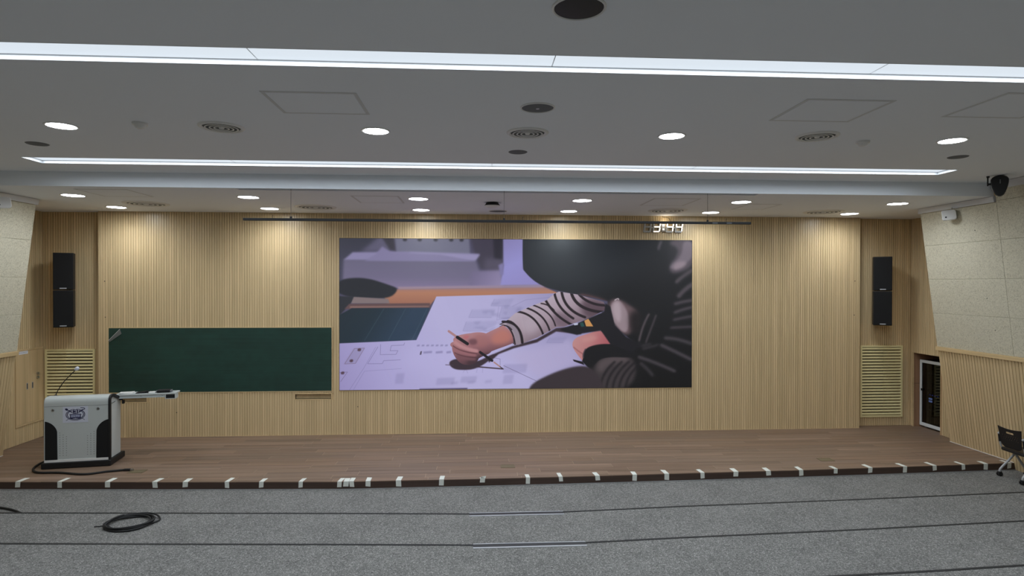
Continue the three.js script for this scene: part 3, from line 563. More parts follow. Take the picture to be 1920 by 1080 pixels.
  curve('#4a4048', 5, [[1314, 622], [1302, 644], [1304, 668]], 1.5); poly('#171318', [[1248, 676], [1300, 688], [1310, 706], [1254, 686]], 1);
  // things under the arm
  poly('#15141a', [[1420, 384], [1446, 400], [1470, 500], [1530, 560], [1620, 600], [1560, 640], [1446, 596], [1400, 530]], 2);
  poly('#15141a', [[1180, 518], [1260, 492], [1332, 461], [1430, 420], [1448, 560], [1394, 526], [1300, 540], [1270, 548], [1200, 530]], 2.5);
  poly('#c08a50', [[1308, 474], [1330, 464], [1356, 504], [1318, 504]], 1); poly('#b5b8cf', [[1250, 488], [1276, 486], [1274, 496], [1256, 498]], 1); poly('#1f4644', [[1284, 486], [1302, 482], [1310, 504], [1292, 506]], 1);
  g.restore();
}
{
  const t = thing('led_screen', 'large LED wall screen showing a hooded person drawing plans', 'screen', [0.727, 0.754, 0]);
  const w = 3.006, h = 2.541;
  mesh('cabinet', box(-w - 0.006, w + 0.006, -0.006, h + 0.006, 0.0005, 0.012), M.black, t);
  const mat = new THREE.MeshStandardMaterial({ color: 0x050506, roughness: 0.6, emissive: 0xffffff, emissiveIntensity: 1.0, emissiveMap: canvasTex(1836, 776, drawScreen) });
  mesh('screen_display', new THREE.BoxGeometry(2 * w, h, 0.002).translate(0, h / 2, 0.0135), [M.black, M.black, M.black, M.black, mat, M.black], t);
  const e = 0.012, a = w + 0.0065;
  mesh('trim', merge([box(-a - e, a + e, h + 0.0065, h + 0.0065 + e, 0.0005, 0.008), box(-a - e, a + e, -0.0065 - e, -0.0065, 0.0005, 0.008), box(-a - e, -a, -0.0065, h + 0.0065, 0.0005, 0.008), box(a, a + e, -0.0065, h + 0.0065, 0.0005, 0.008)]), M.trimWood, t);
}
// ------------------------------------------------------------------ chalkboard
{
  const t = thing('chalkboard', 'wide dark green chalkboard set in the grooved wall', 'chalkboard', [-4.208, 0.742, 0]);
  const w = 1.798, h = 1.06;
  const g = box(-w, w, 0, h, 0.0005, 0.006); mesh('writing_surface', g, M.board, t);
  const e = 0.011;
  mesh('trim', merge([box(-w - e, w + e, h, h + e, 0.0005, 0.009), box(-w - e, w + e, -e, 0, 0.0005, 0.009), box(-w - e, -w, 0, h, 0.0005, 0.009), box(w, w + e, 0, h, 0.0005, 0.009)]), M.trimWood, t);
  // peeling clear film at the corner
  const film = thing('clear_film', 'peeling strip of clear film at the chalkboard\'s upper corner', 'film', [-6.0, 1.6, 0.008]);
  const s = new Solid();
  s.hexa((i, j, k) => V(lerp(0.0, 0.185, i) + (j ? -0.0 : 0.012) * 1 + (i && !j ? 0.012 : 0), lerp(0.0, 0.185, i) + (j ? 0.0 : -0.0) - (i && !j ? 0.075 : 0) - (!i && !j ? 0.025 : 0), k ? 0.006 + i * 0.012 + j * 0.004 : 0.004 + i * 0.012 + j * 0.004), 0, 1, 0, 1, 0.1, true);
  mesh('sheet', s.geo(), new THREE.MeshPhysicalMaterial({ color: 0xd8dcdc, roughness: 0.35, transmission: 0.85, thickness: 0 }), film);
  mesh('fold', tube([[0.0, 0.0, 0.014], [0.1, 0.1, 0.018], [0.185, 0.187, 0.022]], 0.003, 8, 5), M.whitePlastic, film);
}
// ------------------------------------------------------------------ digital clock
{
  const t = thing('digital_clock', 'white skeleton digital wall clock reading 3:44 behind the hanging bar', 'clock', [3.225, 3.525, 0.002]);
  const warm = new THREE.Color().setRGB(1.0, 0.86, 0.66);
  const lamp = new THREE.MeshStandardMaterial({ color: 0xffffff, emissive: warm, emissiveIntensity: 1.5, roughness: 0.6 });
  const dW = 0.135, dH = 0.19, sw = 0.028, lean = 0.14;
  const shear = new THREE.Matrix4().set(1, lean, 0, 0, 0, 1, 0, 0, 0, 0, 1, 0, 0, 0, 0, 1);
  const eight = new THREE.Shape([[-dW / 2 + 0.012, -dH / 2], [dW / 2 - 0.012, -dH / 2], [dW / 2, -dH / 2 + 0.014], [dW / 2, dH / 2 - 0.014], [dW / 2 - 0.012, dH / 2], [-dW / 2 + 0.012, dH / 2], [-dW / 2, dH / 2 - 0.014], [-dW / 2, -dH / 2 + 0.014]].map((p) => new THREE.Vector2(...p)));
  for (const k of [-1, 1]) { const a = dW / 2 - sw, y0 = k < 0 ? -dH / 2 + sw : sw / 2, y1 = k < 0 ? -sw / 2 : dH / 2 - sw; eight.holes.push(new THREE.Path([[-a, y0], [-a, y1], [a, y1], [a, y0]].map((p) => new THREE.Vector2(...p)))); }
  const bodyG = new THREE.ExtrudeGeometry(eight, { depth: 0.03, bevelEnabled: false }).applyMatrix4(shear);
  const hx = (l, v) => { const c = sw / 2 - 0.004, p = [[-l / 2, 0], [-l / 2 + c, c], [l / 2 - c, c], [l / 2, 0], [l / 2 - c, -c], [-l / 2 + c, -c]]; return new THREE.ExtrudeGeometry(new THREE.Shape((v ? p.map(([a, b]) => [b, a]) : p).map((q) => new THREE.Vector2(...q))), { depth: 0.003, bevelEnabled: false }); };
  const off = dW / 2 - sw / 2, vy = dH / 4 - sw / 4, hl = dW - sw - 0.004, vl = dH / 2 - sw / 2 - 0.006;
  const seg = { a: [hl, 0, 0, dH / 2 - sw / 2], g: [hl, 0, 0, 0], d: [hl, 0, 0, -dH / 2 + sw / 2], f: [vl, 1, -off, vy], b: [vl, 1, off, vy], e: [vl, 1, -off, -vy], c: [vl, 1, off, -vy] };
  [['', -0.275], ['abgcd', -0.115], ['fgbc', 0.115], ['fgbc', 0.275]].forEach(([on, x]) => {
    const d = mesh('digit', bodyG, M.digitGrey, t); d.position.set(x, 0, 0);
    for (const k of on) { const [l, v, sx, sy] = seg[k]; mesh('segment_light', hx(l, v).translate(sx, sy, 0.0301).applyMatrix4(shear), lamp, d); }
  });
  const c = mesh('colon', box(-0.032, 0.032, -0.075, 0.06, 0, 0.024), M.steelGrey, t);
  for (const y of [0.025, -0.04]) mesh('dot_light', box(-0.012, 0.012, y - 0.012, y + 0.012, 0.0241, 0.027), lamp, c);
  mesh('bridge', merge([box(-0.21, -0.17, -0.02, 0.0, 0, 0.02), box(0.17, 0.21, -0.02, 0.0, 0, 0.02)]), M.whitePlastic, t);
  mesh('cord', tube([[-0.02, 0.186, 0.012], [0.0, 0.17, 0.012], [0.09, 0.155, 0.012], [0.12, 0.12, 0.012], [0.12, 0.09, 0.012]], 0.003, 24, 6), M.black, t);
  const l = new THREE.PointLight(warm, 0.05, 0, 2); l.position.set(3.25, 3.6, 0.1); l.shadow.radius = 2; l.castShadow = true; l.name = 'clock_glow_light'; scene.add(l);
}
// ------------------------------------------------------------------ hanging bar under the ceiling slot
{
  const t = thing('hanging_bar', 'long thin black bar hung on wires below the ceiling slot', 'bar', [0.35, 3.34, 2.51]);
  mesh('bar', rbox(-3.26, 3.26, -0.016, 0.016, -0.016, 0.016, 0.004), M.black, t);
  for (const x of [-2.675, 0.009, 2.68]) { const w = mesh('wire', cyl(0.0022, 0.0022, 0.55, 6).translate(x, 0.016 + 0.275, 0), M.darkGrey, t); mesh('clamp', rbox(x - 0.011, x + 0.011, 0.014, 0.04, -0.01, 0.01, 0.003), M.black, w); }
  for (const x of [-2.9, 0.25, 2.93]) mesh('hook', tube([[x, 0.014, 0], [x, 0.05, 0], [x + 0.008, 0.058, 0]], 0.003, 8, 5), M.darkGrey, t);
  for (const [a, b] of [[2.74, 2.81], [2.93, 3.0]]) mesh('sticker', box(a, b, -0.008, 0.004, 0.0161, 0.0166), M.grilleGrey, t);
}
// ------------------------------------------------------------------ black wall loudspeakers
for (const s of [-1, 1]) {
  const x = s < 0 ? -6.605 : 7.06, w = s < 0 ? 0.134 : 0.14;
  [[2.43, 3.024, 'upper'], [1.826, 2.422, 'lower']].forEach(([y0, y1, which]) => {
    const t = thing('wall_speaker', `${which} black box loudspeaker of the pair ${s < 0 ? 'above the lectern' : 'above the rack-side vent'}`, 'speaker', [x, y0, 0.18], s < 0 ? 0.46 : -0.52, 'stage loudspeakers');
    const h = y1 - y0;
    mesh('cabinet', rbox(-w, w, 0, h, -0.26, -0.012, 0.008), M.black, t);
    mesh('grille', rbox(-w + 0.006, w - 0.006, 0.01, h - 0.01, -0.0125, 0.0, 0.005), M.blackMatte, t);
    mesh('badge', box(-0.045, 0.045, 0.018, 0.032, 0.0002, 0.002), M.alu, t);
    mesh('bracket', merge([box(-0.02, 0.02, h * 0.45, h * 0.55, -0.33, -0.25)]), M.black, t);
  });
}
// ------------------------------------------------------------------ small devices on the leaning walls
for (const s of [-1, 1]) {
  const p = s > 0 ? leanR(1.93 - 0.96 - 0.086 * 3.5, 3.5, 0.11) : leanL(-(2.1 - 0.99 - 0.113 * 3.5), 3.53, 0.11);
  const t = thing('infrared_unit', s > 0 ? 'small white box unit bracketed on the right fibre-board wall'.replace('right ', '') + ' below the black speaker' : 'small white box unit on the fibre-board wall above the lectern side', 'receiver', [p.x, p.y + 0.06, p.z], s > 0 ? -0.75 : 0.75, 'white wall units');
  const sh = new THREE.Shape(); const a = 0.082, b = 0.068, r = 0.026;
  sh.moveTo(-a + r, -b); sh.lineTo(a - r, -b + 0.01); sh.quadraticCurveTo(a, -b + 0.012, a, -b + r + 0.01); sh.lineTo(a - 0.008, b - r); sh.quadraticCurveTo(a - 0.01, b, a - r - 0.01, b); sh.lineTo(-a + 0.01, b - 0.006); sh.quadraticCurveTo(-a, b - 0.006, -a, b - 0.02); sh.lineTo(-a + 0.008, -b + r); sh.quadraticCurveTo(-a + 0.01, -b, -a + r, -b);
  mesh('case', new THREE.ExtrudeGeometry(sh, { depth: 0.09, bevelEnabled: true, bevelSize: 0.008, bevelThickness: 0.008, bevelSegments: 2 }).translate(0, 0, -0.045), M.whitePlastic, t);
  mesh('sensor_eye', cyl(0.011, 0.011, 0.006, 16).rotateX(Math.PI / 2).translate(-0.035, -0.03, 0.055), M.darkGrey, t);
  const g = s > 0 ? 1 : -1;
  mesh('bracket', merge([tube([[0.02 * g, 0.06, -0.02], [0.02 * g, 0.1, -0.03], [0.05 * g, 0.125, -0.07]], 0.006, 12, 8), rbox(0.04 * g - 0.02, 0.04 * g + 0.02, 0.122, 0.132, -0.1, -0.04, 0.003)]), M.whitePlastic, t);
}
{
  const t = thing('corner_speaker', 'small black teardrop loudspeaker hung beside the ceiling step', 'speaker', [6.475, 3.805, 3.15], -0.75);
  const sh = new THREE.Shape(); sh.moveTo(-0.05, -0.11); sh.quadraticCurveTo(0, -0.15, 0.05, -0.11); sh.bezierCurveTo(0.09, -0.05, 0.115, 0.02, 0.11, 0.06); sh.quadraticCurveTo(0.09, 0.1, 0.0, 0.1); sh.quadraticCurveTo(-0.09, 0.1, -0.11, 0.06); sh.bezierCurveTo(-0.115, 0.02, -0.09, -0.05, -0.05, -0.11);
  mesh('case', new THREE.ExtrudeGeometry(sh, { depth: 0.09, bevelEnabled: true, bevelSize: 0.012, bevelThickness: 0.012, bevelSegments: 3 }).translate(0, -0.03, -0.05).scale(0.72, 1, 0.8), M.black, t);
  mesh('bracket', merge([box(-0.13, -0.1, 0.075, 0.09, -0.07, 0.0), box(-0.125, -0.11, -0.03, 0.09, -0.05, -0.03), box(-0.12, -0.07, -0.02, 0.0, -0.05, -0.03)]), M.black, t);
  mesh('badge', box(0.0, 0.01, -0.02, 0.03, 0.0421, 0.0435), M.grilleGrey, t);
}
// ------------------------------------------------------------------ cabinet doors in the left alcove wall
{
  const d = structGroup('door_1', 'flush pale wood cabinet doors with two recessed pulls');
  const x = -7.1495;
  mesh('frame', merge([box(x, x + 0.014, 0.28, 1.49, 0.425, 0.452), box(x, x + 0.014, 0.28, 1.49, -0.157, -0.13), box(x, x + 0.014, 1.463, 1.49, -0.13, 0.425), box(x, x + 0.014, 0.28, 0.307, -0.13, 0.425)]), M.woodPlain, d);
  for (const [z0, z1] of [[-0.128, 0.145], [0.149, 0.423]]) mesh('door_leaf', box(x, x + 0.008, 0.309, 1.461, z0, z1), M.woodPlain, d);
  for (const z of [0.205, 0.089]) { const h = mesh('handle', rbox(x + 0.008, x + 0.0105, 0.84, 0.945, z - 0.016, z + 0.016, 0.001), M.steelGrey, d); mesh('recess', box(x + 0.0106, x + 0.0112, 0.85, 0.935, z - 0.008, z + 0.008), M.black, h); }
  for (const y of [1.065, 1.004]) mesh('lock', cyl(0.021, 0.024, 0.02, 20).rotateZ(Math.PI / 2).translate(x + 0.018, y, -0.018), M.chrome, d);
  const t = canvasTex(256, 64, (g, w, h) => { g.fillStyle = '#dfe2ea'; g.fillRect(0, 0, w, h); g.fillStyle = '#5a6070'; for (let i = 0; i < 8; i++) { g.fillRect(20 + i * 27, 22, 18, 4); g.fillRect(24 + i * 27, 30, 4, 14); g.fillRect(20 + i * 27, 40 - (i % 3) * 4, 20, 4); } });
  mesh('label_sticker', box(x + 0.0085, x + 0.0093, 1.412, 1.462, 0.19, 0.40), [std({ map: t }), M.whitePlastic, M.whitePlastic, M.whitePlastic, M.whitePlastic, M.whitePlastic], d);
}
{
  const t = thing('fire_extinguisher', 'red fire extinguisher half hidden behind the leaning wall', 'extinguisher', [-7.08, 0, 0.88]);
  mesh('cylinder', lathe([[0.0001, 0.0], [0.055, 0.0], [0.062, 0.015], [0.062, 0.24], [0.05, 0.28], [0.02, 0.3], [0.0001, 0.3]], 28), M.red, t);
  mesh('valve', merge([cyl(0.018, 0.02, 0.05, 14).translate(0, 0.322, 0), box(-0.012, 0.012, 0.34, 0.355, -0.02, 0.09)]), M.black, t);
  mesh('hose', tube([[0.0, 0.33, 0.02], [0.05, 0.3, 0.05], [0.072, 0.2, 0.03], [0.072, 0.08, 0.02]], 0.01, 20, 8), M.black, t);
  mesh('tag', box(0.03, 0.062, 0.15, 0.19, 0.05, 0.052), M.olive, t);
}
// ------------------------------------------------------------------ equipment rack in the right niche
{
  const t = thing('equipment_rack', 'white framed equipment rack with glass door in the wall niche', 'rack', [7.955, 0.03, 0.205]);
  const z0 = -0.295, z1 = 0.335, h = 1.17, f = 0.036;
  mesh('cabinet', merge([box(0.02, 0.52, 0, 0.02, z0, z1), box(0.02, 0.52, h - 0.02, h, z0, z1), box(0.02, 0.52, 0, h, z0, z0 + 0.015), box(0.02, 0.52, 0, h, z1 - 0.015, z1), box(0.505, 0.52, 0, h, z0, z1)]), M.black, t);
  const door = mesh('door_frame', merge([rbox(-0.012, 0.018, 0, 0.055, z0, z1, 0.004), rbox(-0.012, 0.018, h - 0.05, h, z0, z1, 0.004), rbox(-0.012, 0.018, 0.05, h - 0.045, z0, z0 + f, 0.004), rbox(-0.012, 0.018, 0.05, h - 0.045, z1 - f, z1, 0.004)]), M.white, t);
  mesh('pane', box(0.004, 0.007, 0.05, h - 0.045, z0 + f - 0.004, z1 - f + 0.004), new THREE.MeshPhysicalMaterial({ color: 0x9aa0a2, roughness: 0.03, transmission: 1, thickness: 0 }), door);
  mesh('lock', rbox(-0.022, -0.008, 0.62, 0.66, z0 + f + 0.004, z0 + f + 0.03, 0.003), M.black, door);
  mesh('inner_rail', merge([box(0.05, 0.07, 0.04, h - 0.05, z0 + 0.05, z0 + 0.11), box(0.05, 0.07, 0.04, h - 0.05, z1 - 0.11, z1 - 0.05)]), M.darkGrey, t);
  const blue = new THREE.MeshStandardMaterial({ color: 0x101830, emissive: 0x5a6cff, emissiveIntensity: 1.6 }), pale = new THREE.MeshStandardMaterial({ color: 0x22304a, emissive: 0x9fb4ff, emissiveIntensity: 1.3 });
  let y = 0.06;
  const us = [0.13, 0.09, 0.045, 0.09, 0.13, 0.045, 0.045, 0.09, 0.045, 0.045, 0.09, 0.09];
  us.forEach((u, i) => {
    const q = mesh('rack_unit', rbox(0.045, 0.4, y, y + u - 0.006, z0 + 0.1, z1 - 0.1, 0.003), i % 2 ? M.black : M.darkGrey, t);
    if (i === 4) for (const k of [0, 1]) mesh('display_light', box(0.042, 0.0449, y + 0.02 + k * 0.045, y + 0.05 + k * 0.045, z0 + 0.15, z0 + 0.23), pale, q);
    if (i === 5) for (const k of [0, 1, 2, 3]) mesh('indicator_light', box(0.042, 0.0449, y + 0.012, y + 0.024, z0 + 0.17 + k * 0.06, z0 + 0.182 + k * 0.06), blue, q);
    if (i === 6 || i === 2) for (let k = 0; k < 6; k++) mesh('port', box(0.042, 0.0449, y + 0.012, y + 0.026, z0 + 0.14 + k * 0.05, z0 + 0.165 + k * 0.05), M.steelGrey, q);
    if (i === 11) for (let k = 0; k < 4; k++) mesh('knob', cyl(0.012, 0.012, 0.016, 12).rotateZ(Math.PI / 2).translate(0.037, y + 0.04, z0 + 0.16 + k * 0.07), M.steelGrey, q);
    y += u;
  });
  for (const z of [z0 + 0.07, z1 - 0.07]) mesh('foot', cyl(0.018, 0.022, 0.03, 14).translate(0.06, -0.015, z), M.steelGrey, t);
}

// ------------------------------------------------------------------ lectern
const LECT = [-5.526, 0, 1.328], LT = rad(9);
{
  const t = thing('lectern', 'white and black electronic lectern with university crest and side shelf', 'lectern', LECT, LT);
  const shellProfile = (g, d) => {                      // (z, y) outline of the front hood
    const s = new THREE.Shape(); const zf = 0.3 + g, top = 0.975 + g, r = 0.085;
    s.moveTo(zf, 0.085); s.lineTo(zf, top - r); s.quadraticCurveTo(zf, top, zf - r, top); s.lineTo(zf - r - 0.05, top); s.lineTo(-0.11 - g, 0.865 + g); s.lineTo(-0.11 - g, 0.865 + g - d); s.lineTo(zf - r - 0.045, top - d); s.lineTo(zf - r, top - d); s.quadraticCurveTo(zf - d, top - d, zf - d, top - r); s.lineTo(zf - d, 0.085); s.closePath(); return s;
  };
  const ext = (shape, x0, x1, b = 0) => new THREE.ExtrudeGeometry(shape, { depth: x1 - x0 - 2 * b, bevelEnabled: b > 0, bevelSize: b, bevelThickness: b, bevelSegments: 2, curveSegments: 14 }).rotateY(-Math.PI / 2).scale(1, 1, 1).translate(x1 - b, 0, 0);
  // after rotateY(-90deg): shape x -> z, depth -> -x
  mesh('front_shell', ext(shellProfile(-0.008, 0.012), -0.402, 0.386, 0.008), M.lectern, t);
  mesh('edge_trim', ext(shellProfile(0.004, 0.034), 0.386, 0.412, 0.003), M.black, t);
  const side = new THREE.Shape([[0.278, 0.085], [0.278, 0.93], [0.16, 0.935], [-0.105, 0.86], [-0.105, 0.085]].map((p) => new THREE.Vector2(...p)));
  mesh('side_panel', ext(side, 0.365, 0.384), M.lectern, t); mesh('side_panel', ext(side, -0.388, -0.369), M.lectern, t);
  mesh('back_panel', box(-0.368, 0.364, 0.085, 0.85, -0.105, -0.09), M.lectern, t);
  mesh('console_deck', box(-0.36, 0.36, 0, 0.01, -0.2, 0.13).rotateX(-0.285).translate(0, 0.905, 0.07), M.darkGrey, t);
  mesh('base_plate', rbox(-0.425, 0.425, 0.004, 0.085, -0.16, 0.33, 0.012, 3), M.black, t);
  mesh('hood_seam', merge([box(-0.391, 0.386, 0.847, 0.850, 0.2995, 0.3012)]), M.darkGrey, t);
  mesh('kick_strip', box(-0.391, 0.386, 0.086, 0.118, 0.3, 0.306), M.whitePlastic, t);
  // black mesh corner panels
  for (const s of [-1, 1]) {
    const q = new THREE.Shape(), X = (v) => s * v;
    q.moveTo(X(0.385), 0.12); q.lineTo(X(0.236), 0.12); q.lineTo(X(0.24), 0.5); q.bezierCurveTo(X(0.25), 0.56, X(0.3), 0.63, X(0.385), 0.648); q.closePath();
    mesh('mesh_panel', new THREE.ExtrudeGeometry(q, { depth: 0.004, bevelEnabled: false, curveSegments: 16 }).translate(0, 0, 0.3002), M.blackMatte, t);
  }
  const dots = []; const dg = cyl(0.0042, 0.0042, 0.002, 8).rotateX(Math.PI / 2);
  for (const s of [-1, 1]) [[0.208, 0.485, 11], [0.168, 0.455, 10], [0.128, 0.43, 9]].forEach(([x, y, n]) => { for (let i = 0; i < n; i++) dots.push(dg.clone().translate(s * x, lerp(y, 0.175, i / (n - 1)), 0.3008)); });
  mesh('vent_holes', merge(dots), M.darkGrey, t).userData.kind = 'stuff';
  for (const x of [-0.29, 0.26]) { const l = mesh('lock', cyl(0.017, 0.02, 0.008, 20).rotateX(Math.PI / 2).translate(x, 0.8, 0.303), M.chrome, t); mesh('keyhole', box(x - 0.003, x + 0.003, 0.793, 0.807, 0.3072, 0.3085), M.black, l); }
  // crest on paper
  const crest = canvasTex(512, 370, (g, w, h) => {
    g.fillStyle = '#c6cad8'; g.fillRect(0, 0, w, h);
    const navy = '#12123f'; g.strokeStyle = g.fillStyle = navy; g.lineCap = 'round';
    const cx = 256, cy = 190, rx = 190, ry = 126;
    for (let i = 0; i < 62; i++) {
      const a = i / 62 * Math.PI * 2; if (Math.abs(a - 1.5 * Math.PI) < 0.1) continue;
      for (const k of [-1, 1]) { g.save(); g.translate(cx + Math.cos(a) * (rx - 14 + k * 13), cy + Math.sin(a) * (ry - 8 + k * 9)); g.rotate(a + Math.PI / 2 + k * 0.6); g.beginPath(); g.ellipse(0, 0, 13, 5.5, 0, 0, 7); g.fill(); g.restore(); }
    }
    g.lineWidth = 3; g.strokeStyle = '#c6cad8'; g.beginPath(); g.ellipse(cx, cy, rx - 14, ry - 8, 0, 0, 7); g.stroke();
    g.strokeStyle = navy; g.lineWidth = 9; g.beginPath(); g.moveTo(70, 318); g.lineTo(420, 70); g.moveTo(442, 312); g.lineTo(90, 75); g.stroke();
    g.lineWidth = 26; g.beginPath(); g.moveTo(300, 152); g.lineTo(398, 86); g.stroke(); g.lineWidth = 20; g.beginPath(); g.moveTo(215, 155); g.lineTo(120, 92); g.stroke();
    g.beginPath(); g.ellipse(78, 66, 34, 24, 0.5, 0, 7); g.fill(); g.lineWidth = 14; g.beginPath(); g.moveTo(362, 36); g.quadraticCurveTo(440, 34, 446, 60); g.quadraticCurveTo(440, 82, 396, 78); g.stroke();
    g.fillStyle = '#c6cad8'; g.fillRect(192, 68, 128, 104); g.fillStyle = navy; g.fillRect(202, 74, 108, 92);
    g.strokeStyle = '#d4d8e4'; g.lineWidth = 11; g.beginPath(); g.moveTo(226, 92); g.lineTo(272, 92); g.lineTo(272, 146); g.stroke(); g.lineWidth = 8; g.beginPath(); g.moveTo(222, 148); g.lineTo(250, 132); g.lineTo(288, 150); g.moveTo(272, 112); g.lineTo(290, 104); g.stroke();
    g.fillStyle = navy; g.beginPath(); g.moveTo(120, 190); g.lineTo(160, 172); g.lineTo(352, 172); g.lineTo(392, 190); g.lineTo(364, 192); g.lineTo(366, 286); g.lineTo(256, 276); g.lineTo(146, 286); g.lineTo(148, 192); g.closePath(); g.fill();
    g.fillStyle = '#aab0cc'; g.fillRect(166, 188, 84, 62); g.fillRect(262, 188, 84, 62); g.fillStyle = navy; g.font = 'bold 30px serif'; g.textAlign = 'center'; g.fillText('VERI', 208, 216); g.fillText('TAS', 208, 245); g.fillText('LVX', 304, 216); g.fillText('MEA', 304, 245);
    g.strokeStyle = '#aab0cc'; g.lineWidth = 3; g.beginPath(); g.moveTo(256, 182); g.lineTo(256, 268); g.stroke();
  });
  mesh('crest_sheet', box(-0.172, 0.136, 0.62, 0.842, 0.3005, 0.3018), [M.whitePlastic, M.whitePlastic, M.whitePlastic, M.whitePlastic, std({ map: crest, roughness: 0.6 }), M.whitePlastic], t);
  // side shelf
  const sh = mesh('side_shelf', merge([rbox(0.35, 1.15, 0.915, 0.936, -0.2, 0.012, 0.004), box(0.35, 1.02, 0.882, 0.915, -0.012, 0.0), box(0.35, 1.02, 0.876, 0.882, -0.012, 0.012)]), M.lectern, t);
  for (const x of [0.4, 0.69, 0.97]) mesh('screw', cyl(0.004, 0.004, 0.003, 8).rotateX(Math.PI / 2).translate(x, 0.903, 0.001), M.darkGrey, sh);
  mesh('end_box', merge([box(1.01, 1.15, 0.849, 0.858, -0.1, 0.014), box(1.01, 1.02, 0.858, 0.915, -0.1, 0.014), box(1.141, 1.15, 0.858, 0.915, -0.1, 0.014), box(1.01, 1.15, 0.858, 0.915, -0.11, -0.1)]), M.lectern, sh);
  mesh('end_box_front', box(1.0205, 1.1405, 0.8585, 0.9145, -0.02, 0.006), M.black, sh);
  mesh('shelf_arm', merge([box(0.385, 0.42, 0.84, 0.876, -0.1, -0.06), box(0.42, 0.445, 0.79, 0.84, -0.1, -0.06)]), M.black, t);
  mesh('cable_notch', tube([[0.3855, 0.846, 0.2], [0.39, 0.853, 0.12], [0.39, 0.858, 0.09]], 0.004, 8, 5), M.darkGrey, t);
}
const fromLect = (x, y, z) => { const c = Math.cos(LT), s = Math.sin(LT); return [LECT[0] + x * c + z * s, y, LECT[2] - x * s + z * c]; };
{
  const m = thing('gooseneck_microphone', 'thin black gooseneck microphone with pale foam tip on the lectern', 'microphone', fromLect(-0.335, 0.925, 0.13), LT);
  mesh('base', lathe([[0.0001, 0.06], [0.012, 0.06], [0.016, 0.02], [0.024, 0.012], [0.026, 0], [0.0001, 0]], 20), M.black, m);
  mesh('neck', tube([[0.0, 0.05, 0], [0.025, 0.11, 0], [0.09, 0.22, 0], [0.17, 0.315, 0], [0.245, 0.395, 0]], 0.0055, 40, 8), M.black, m);
  mesh('microphone_head', lathe([[0.0001, -0.03], [0.014, -0.028], [0.024, -0.012], [0.027, 0.01], [0.018, 0.028], [0.0001, 0.034]], 20).rotateZ(-0.9).translate(0.26, 0.412, 0), std({ color: 0xc9cdd8, roughness: 0.7 }), m);
  const r = thing('tabletop_puck', 'low dark round device just behind the lectern hood', 'device', fromLect(-0.16, 0.90, 0.03), LT);
  mesh('dome', lathe([[0.0001, 0.05], [0.04, 0.046], [0.065, 0.03], [0.07, 0.0], [0.0001, 0.0]], 28), M.black, r);
}
{
  const y = 0.936;
  const a = thing('paper_stack', 'pale papers fanned on the lectern shelf', 'papers', fromLect(0.47, y, -0.07), LT);
  for (let i = 0; i < 4; i++) mesh('sheet', box(-0.08, 0.1, i * 0.004, i * 0.004 + 0.003, -0.07, 0.05).rotateY(0.12 * (i - 1.5)), M.whitePlastic, a);
  const b = thing('black_folder', 'thin black folder lying on the lectern shelf', 'folder', fromLect(0.695, y, -0.09), LT + 0.1);
  mesh('cover', rbox(-0.09, 0.1, 0.0, 0.008, -0.07, 0.07, 0.003), M.black, b); mesh('flap', rbox(-0.07, 0.05, 0.0, 0.006, -0.06, 0.06, 0.002).rotateZ(0.12).translate(0.0, 0.012, 0), M.black, b);
  const c = thing('white_adapter', 'small white adapter beside the black box on the shelf', 'adapter', fromLect(0.83, y, -0.05), LT);
  mesh('case', rbox(-0.05, 0.04, 0, 0.018, -0.03, 0.03, 0.005), M.whitePlastic, c); mesh('plug', rbox(0.04, 0.058, 0.003, 0.014, -0.01, 0.01, 0.002), M.grilleGrey, c);
  const d = thing('black_remote_box', 'small black box with clear ends on the shelf end', 'box', fromLect(0.98, y, -0.06), LT);
  mesh('case', rbox(-0.085, 0.085, 0, 0.042, -0.05, 0.05, 0.008), M.black, d); mesh('end_cap', rbox(0.0855, 0.1, 0.004, 0.036, -0.045, 0.045, 0.005), M.grilleGrey, d); mesh('end_cap', rbox(-0.1, -0.0855, 0.004, 0.036, -0.045, 0.045, 0.005), M.grilleGrey, d);
}
// ------------------------------------------------------------------ cables, floor boxes
{
  const t = thing('power_cable', 'thick black cable looping round the lectern foot to a floor box', 'cable', [0, 0, 0]);
  mesh('sheath', tube([[-6.0, 0.05, 1.33], [-6.06, 0.02, 1.5], [-5.99, 0.015, 1.72], [-5.84, 0.015, 1.87], [-5.54, 0.015, 1.9], [-5.14, 0.015, 1.985], [-4.93, 0.015, 1.885], [-4.74, 0.016, 1.83]], 0.014, 90, 10), M.rubber, t);
  mesh('connector', rbox(-4.745, -4.655, 0.003, 0.033, 1.815, 1.85, 0.008), M.rubber, t); mesh('plug_shell', rbox(-4.655, -4.62, 0.006, 0.03, 1.818, 1.847, 0.004), M.chrome, t);
}
[[-4.55, 1.86, 'at the end of the lectern cable'], [0.444, 1.90, 'in the middle of the stage front'], [5.054, 1.83, 'in the plank floor toward the chair']].forEach(([x, z, w]) => {
  const t = thing('floor_box', `dull brass floor socket plate ${w}`, 'floor socket', [x, 0.0006, z], 0, 'stage floor sockets');
  mesh('frame', merge([box(-0.1, 0.1, 0, 0.004, -0.07, -0.058), box(-0.1, 0.1, 0, 0.004, 0.058, 0.07), box(-0.1, -0.088, 0, 0.004, -0.058, 0.058), box(0.088, 0.1, 0, 0.004, -0.058, 0.058)]), M.brass, t);
  mesh('lid', box(-0.086, 0.086, 0, 0.003, -0.056, 0.056), M.brass, t);
});
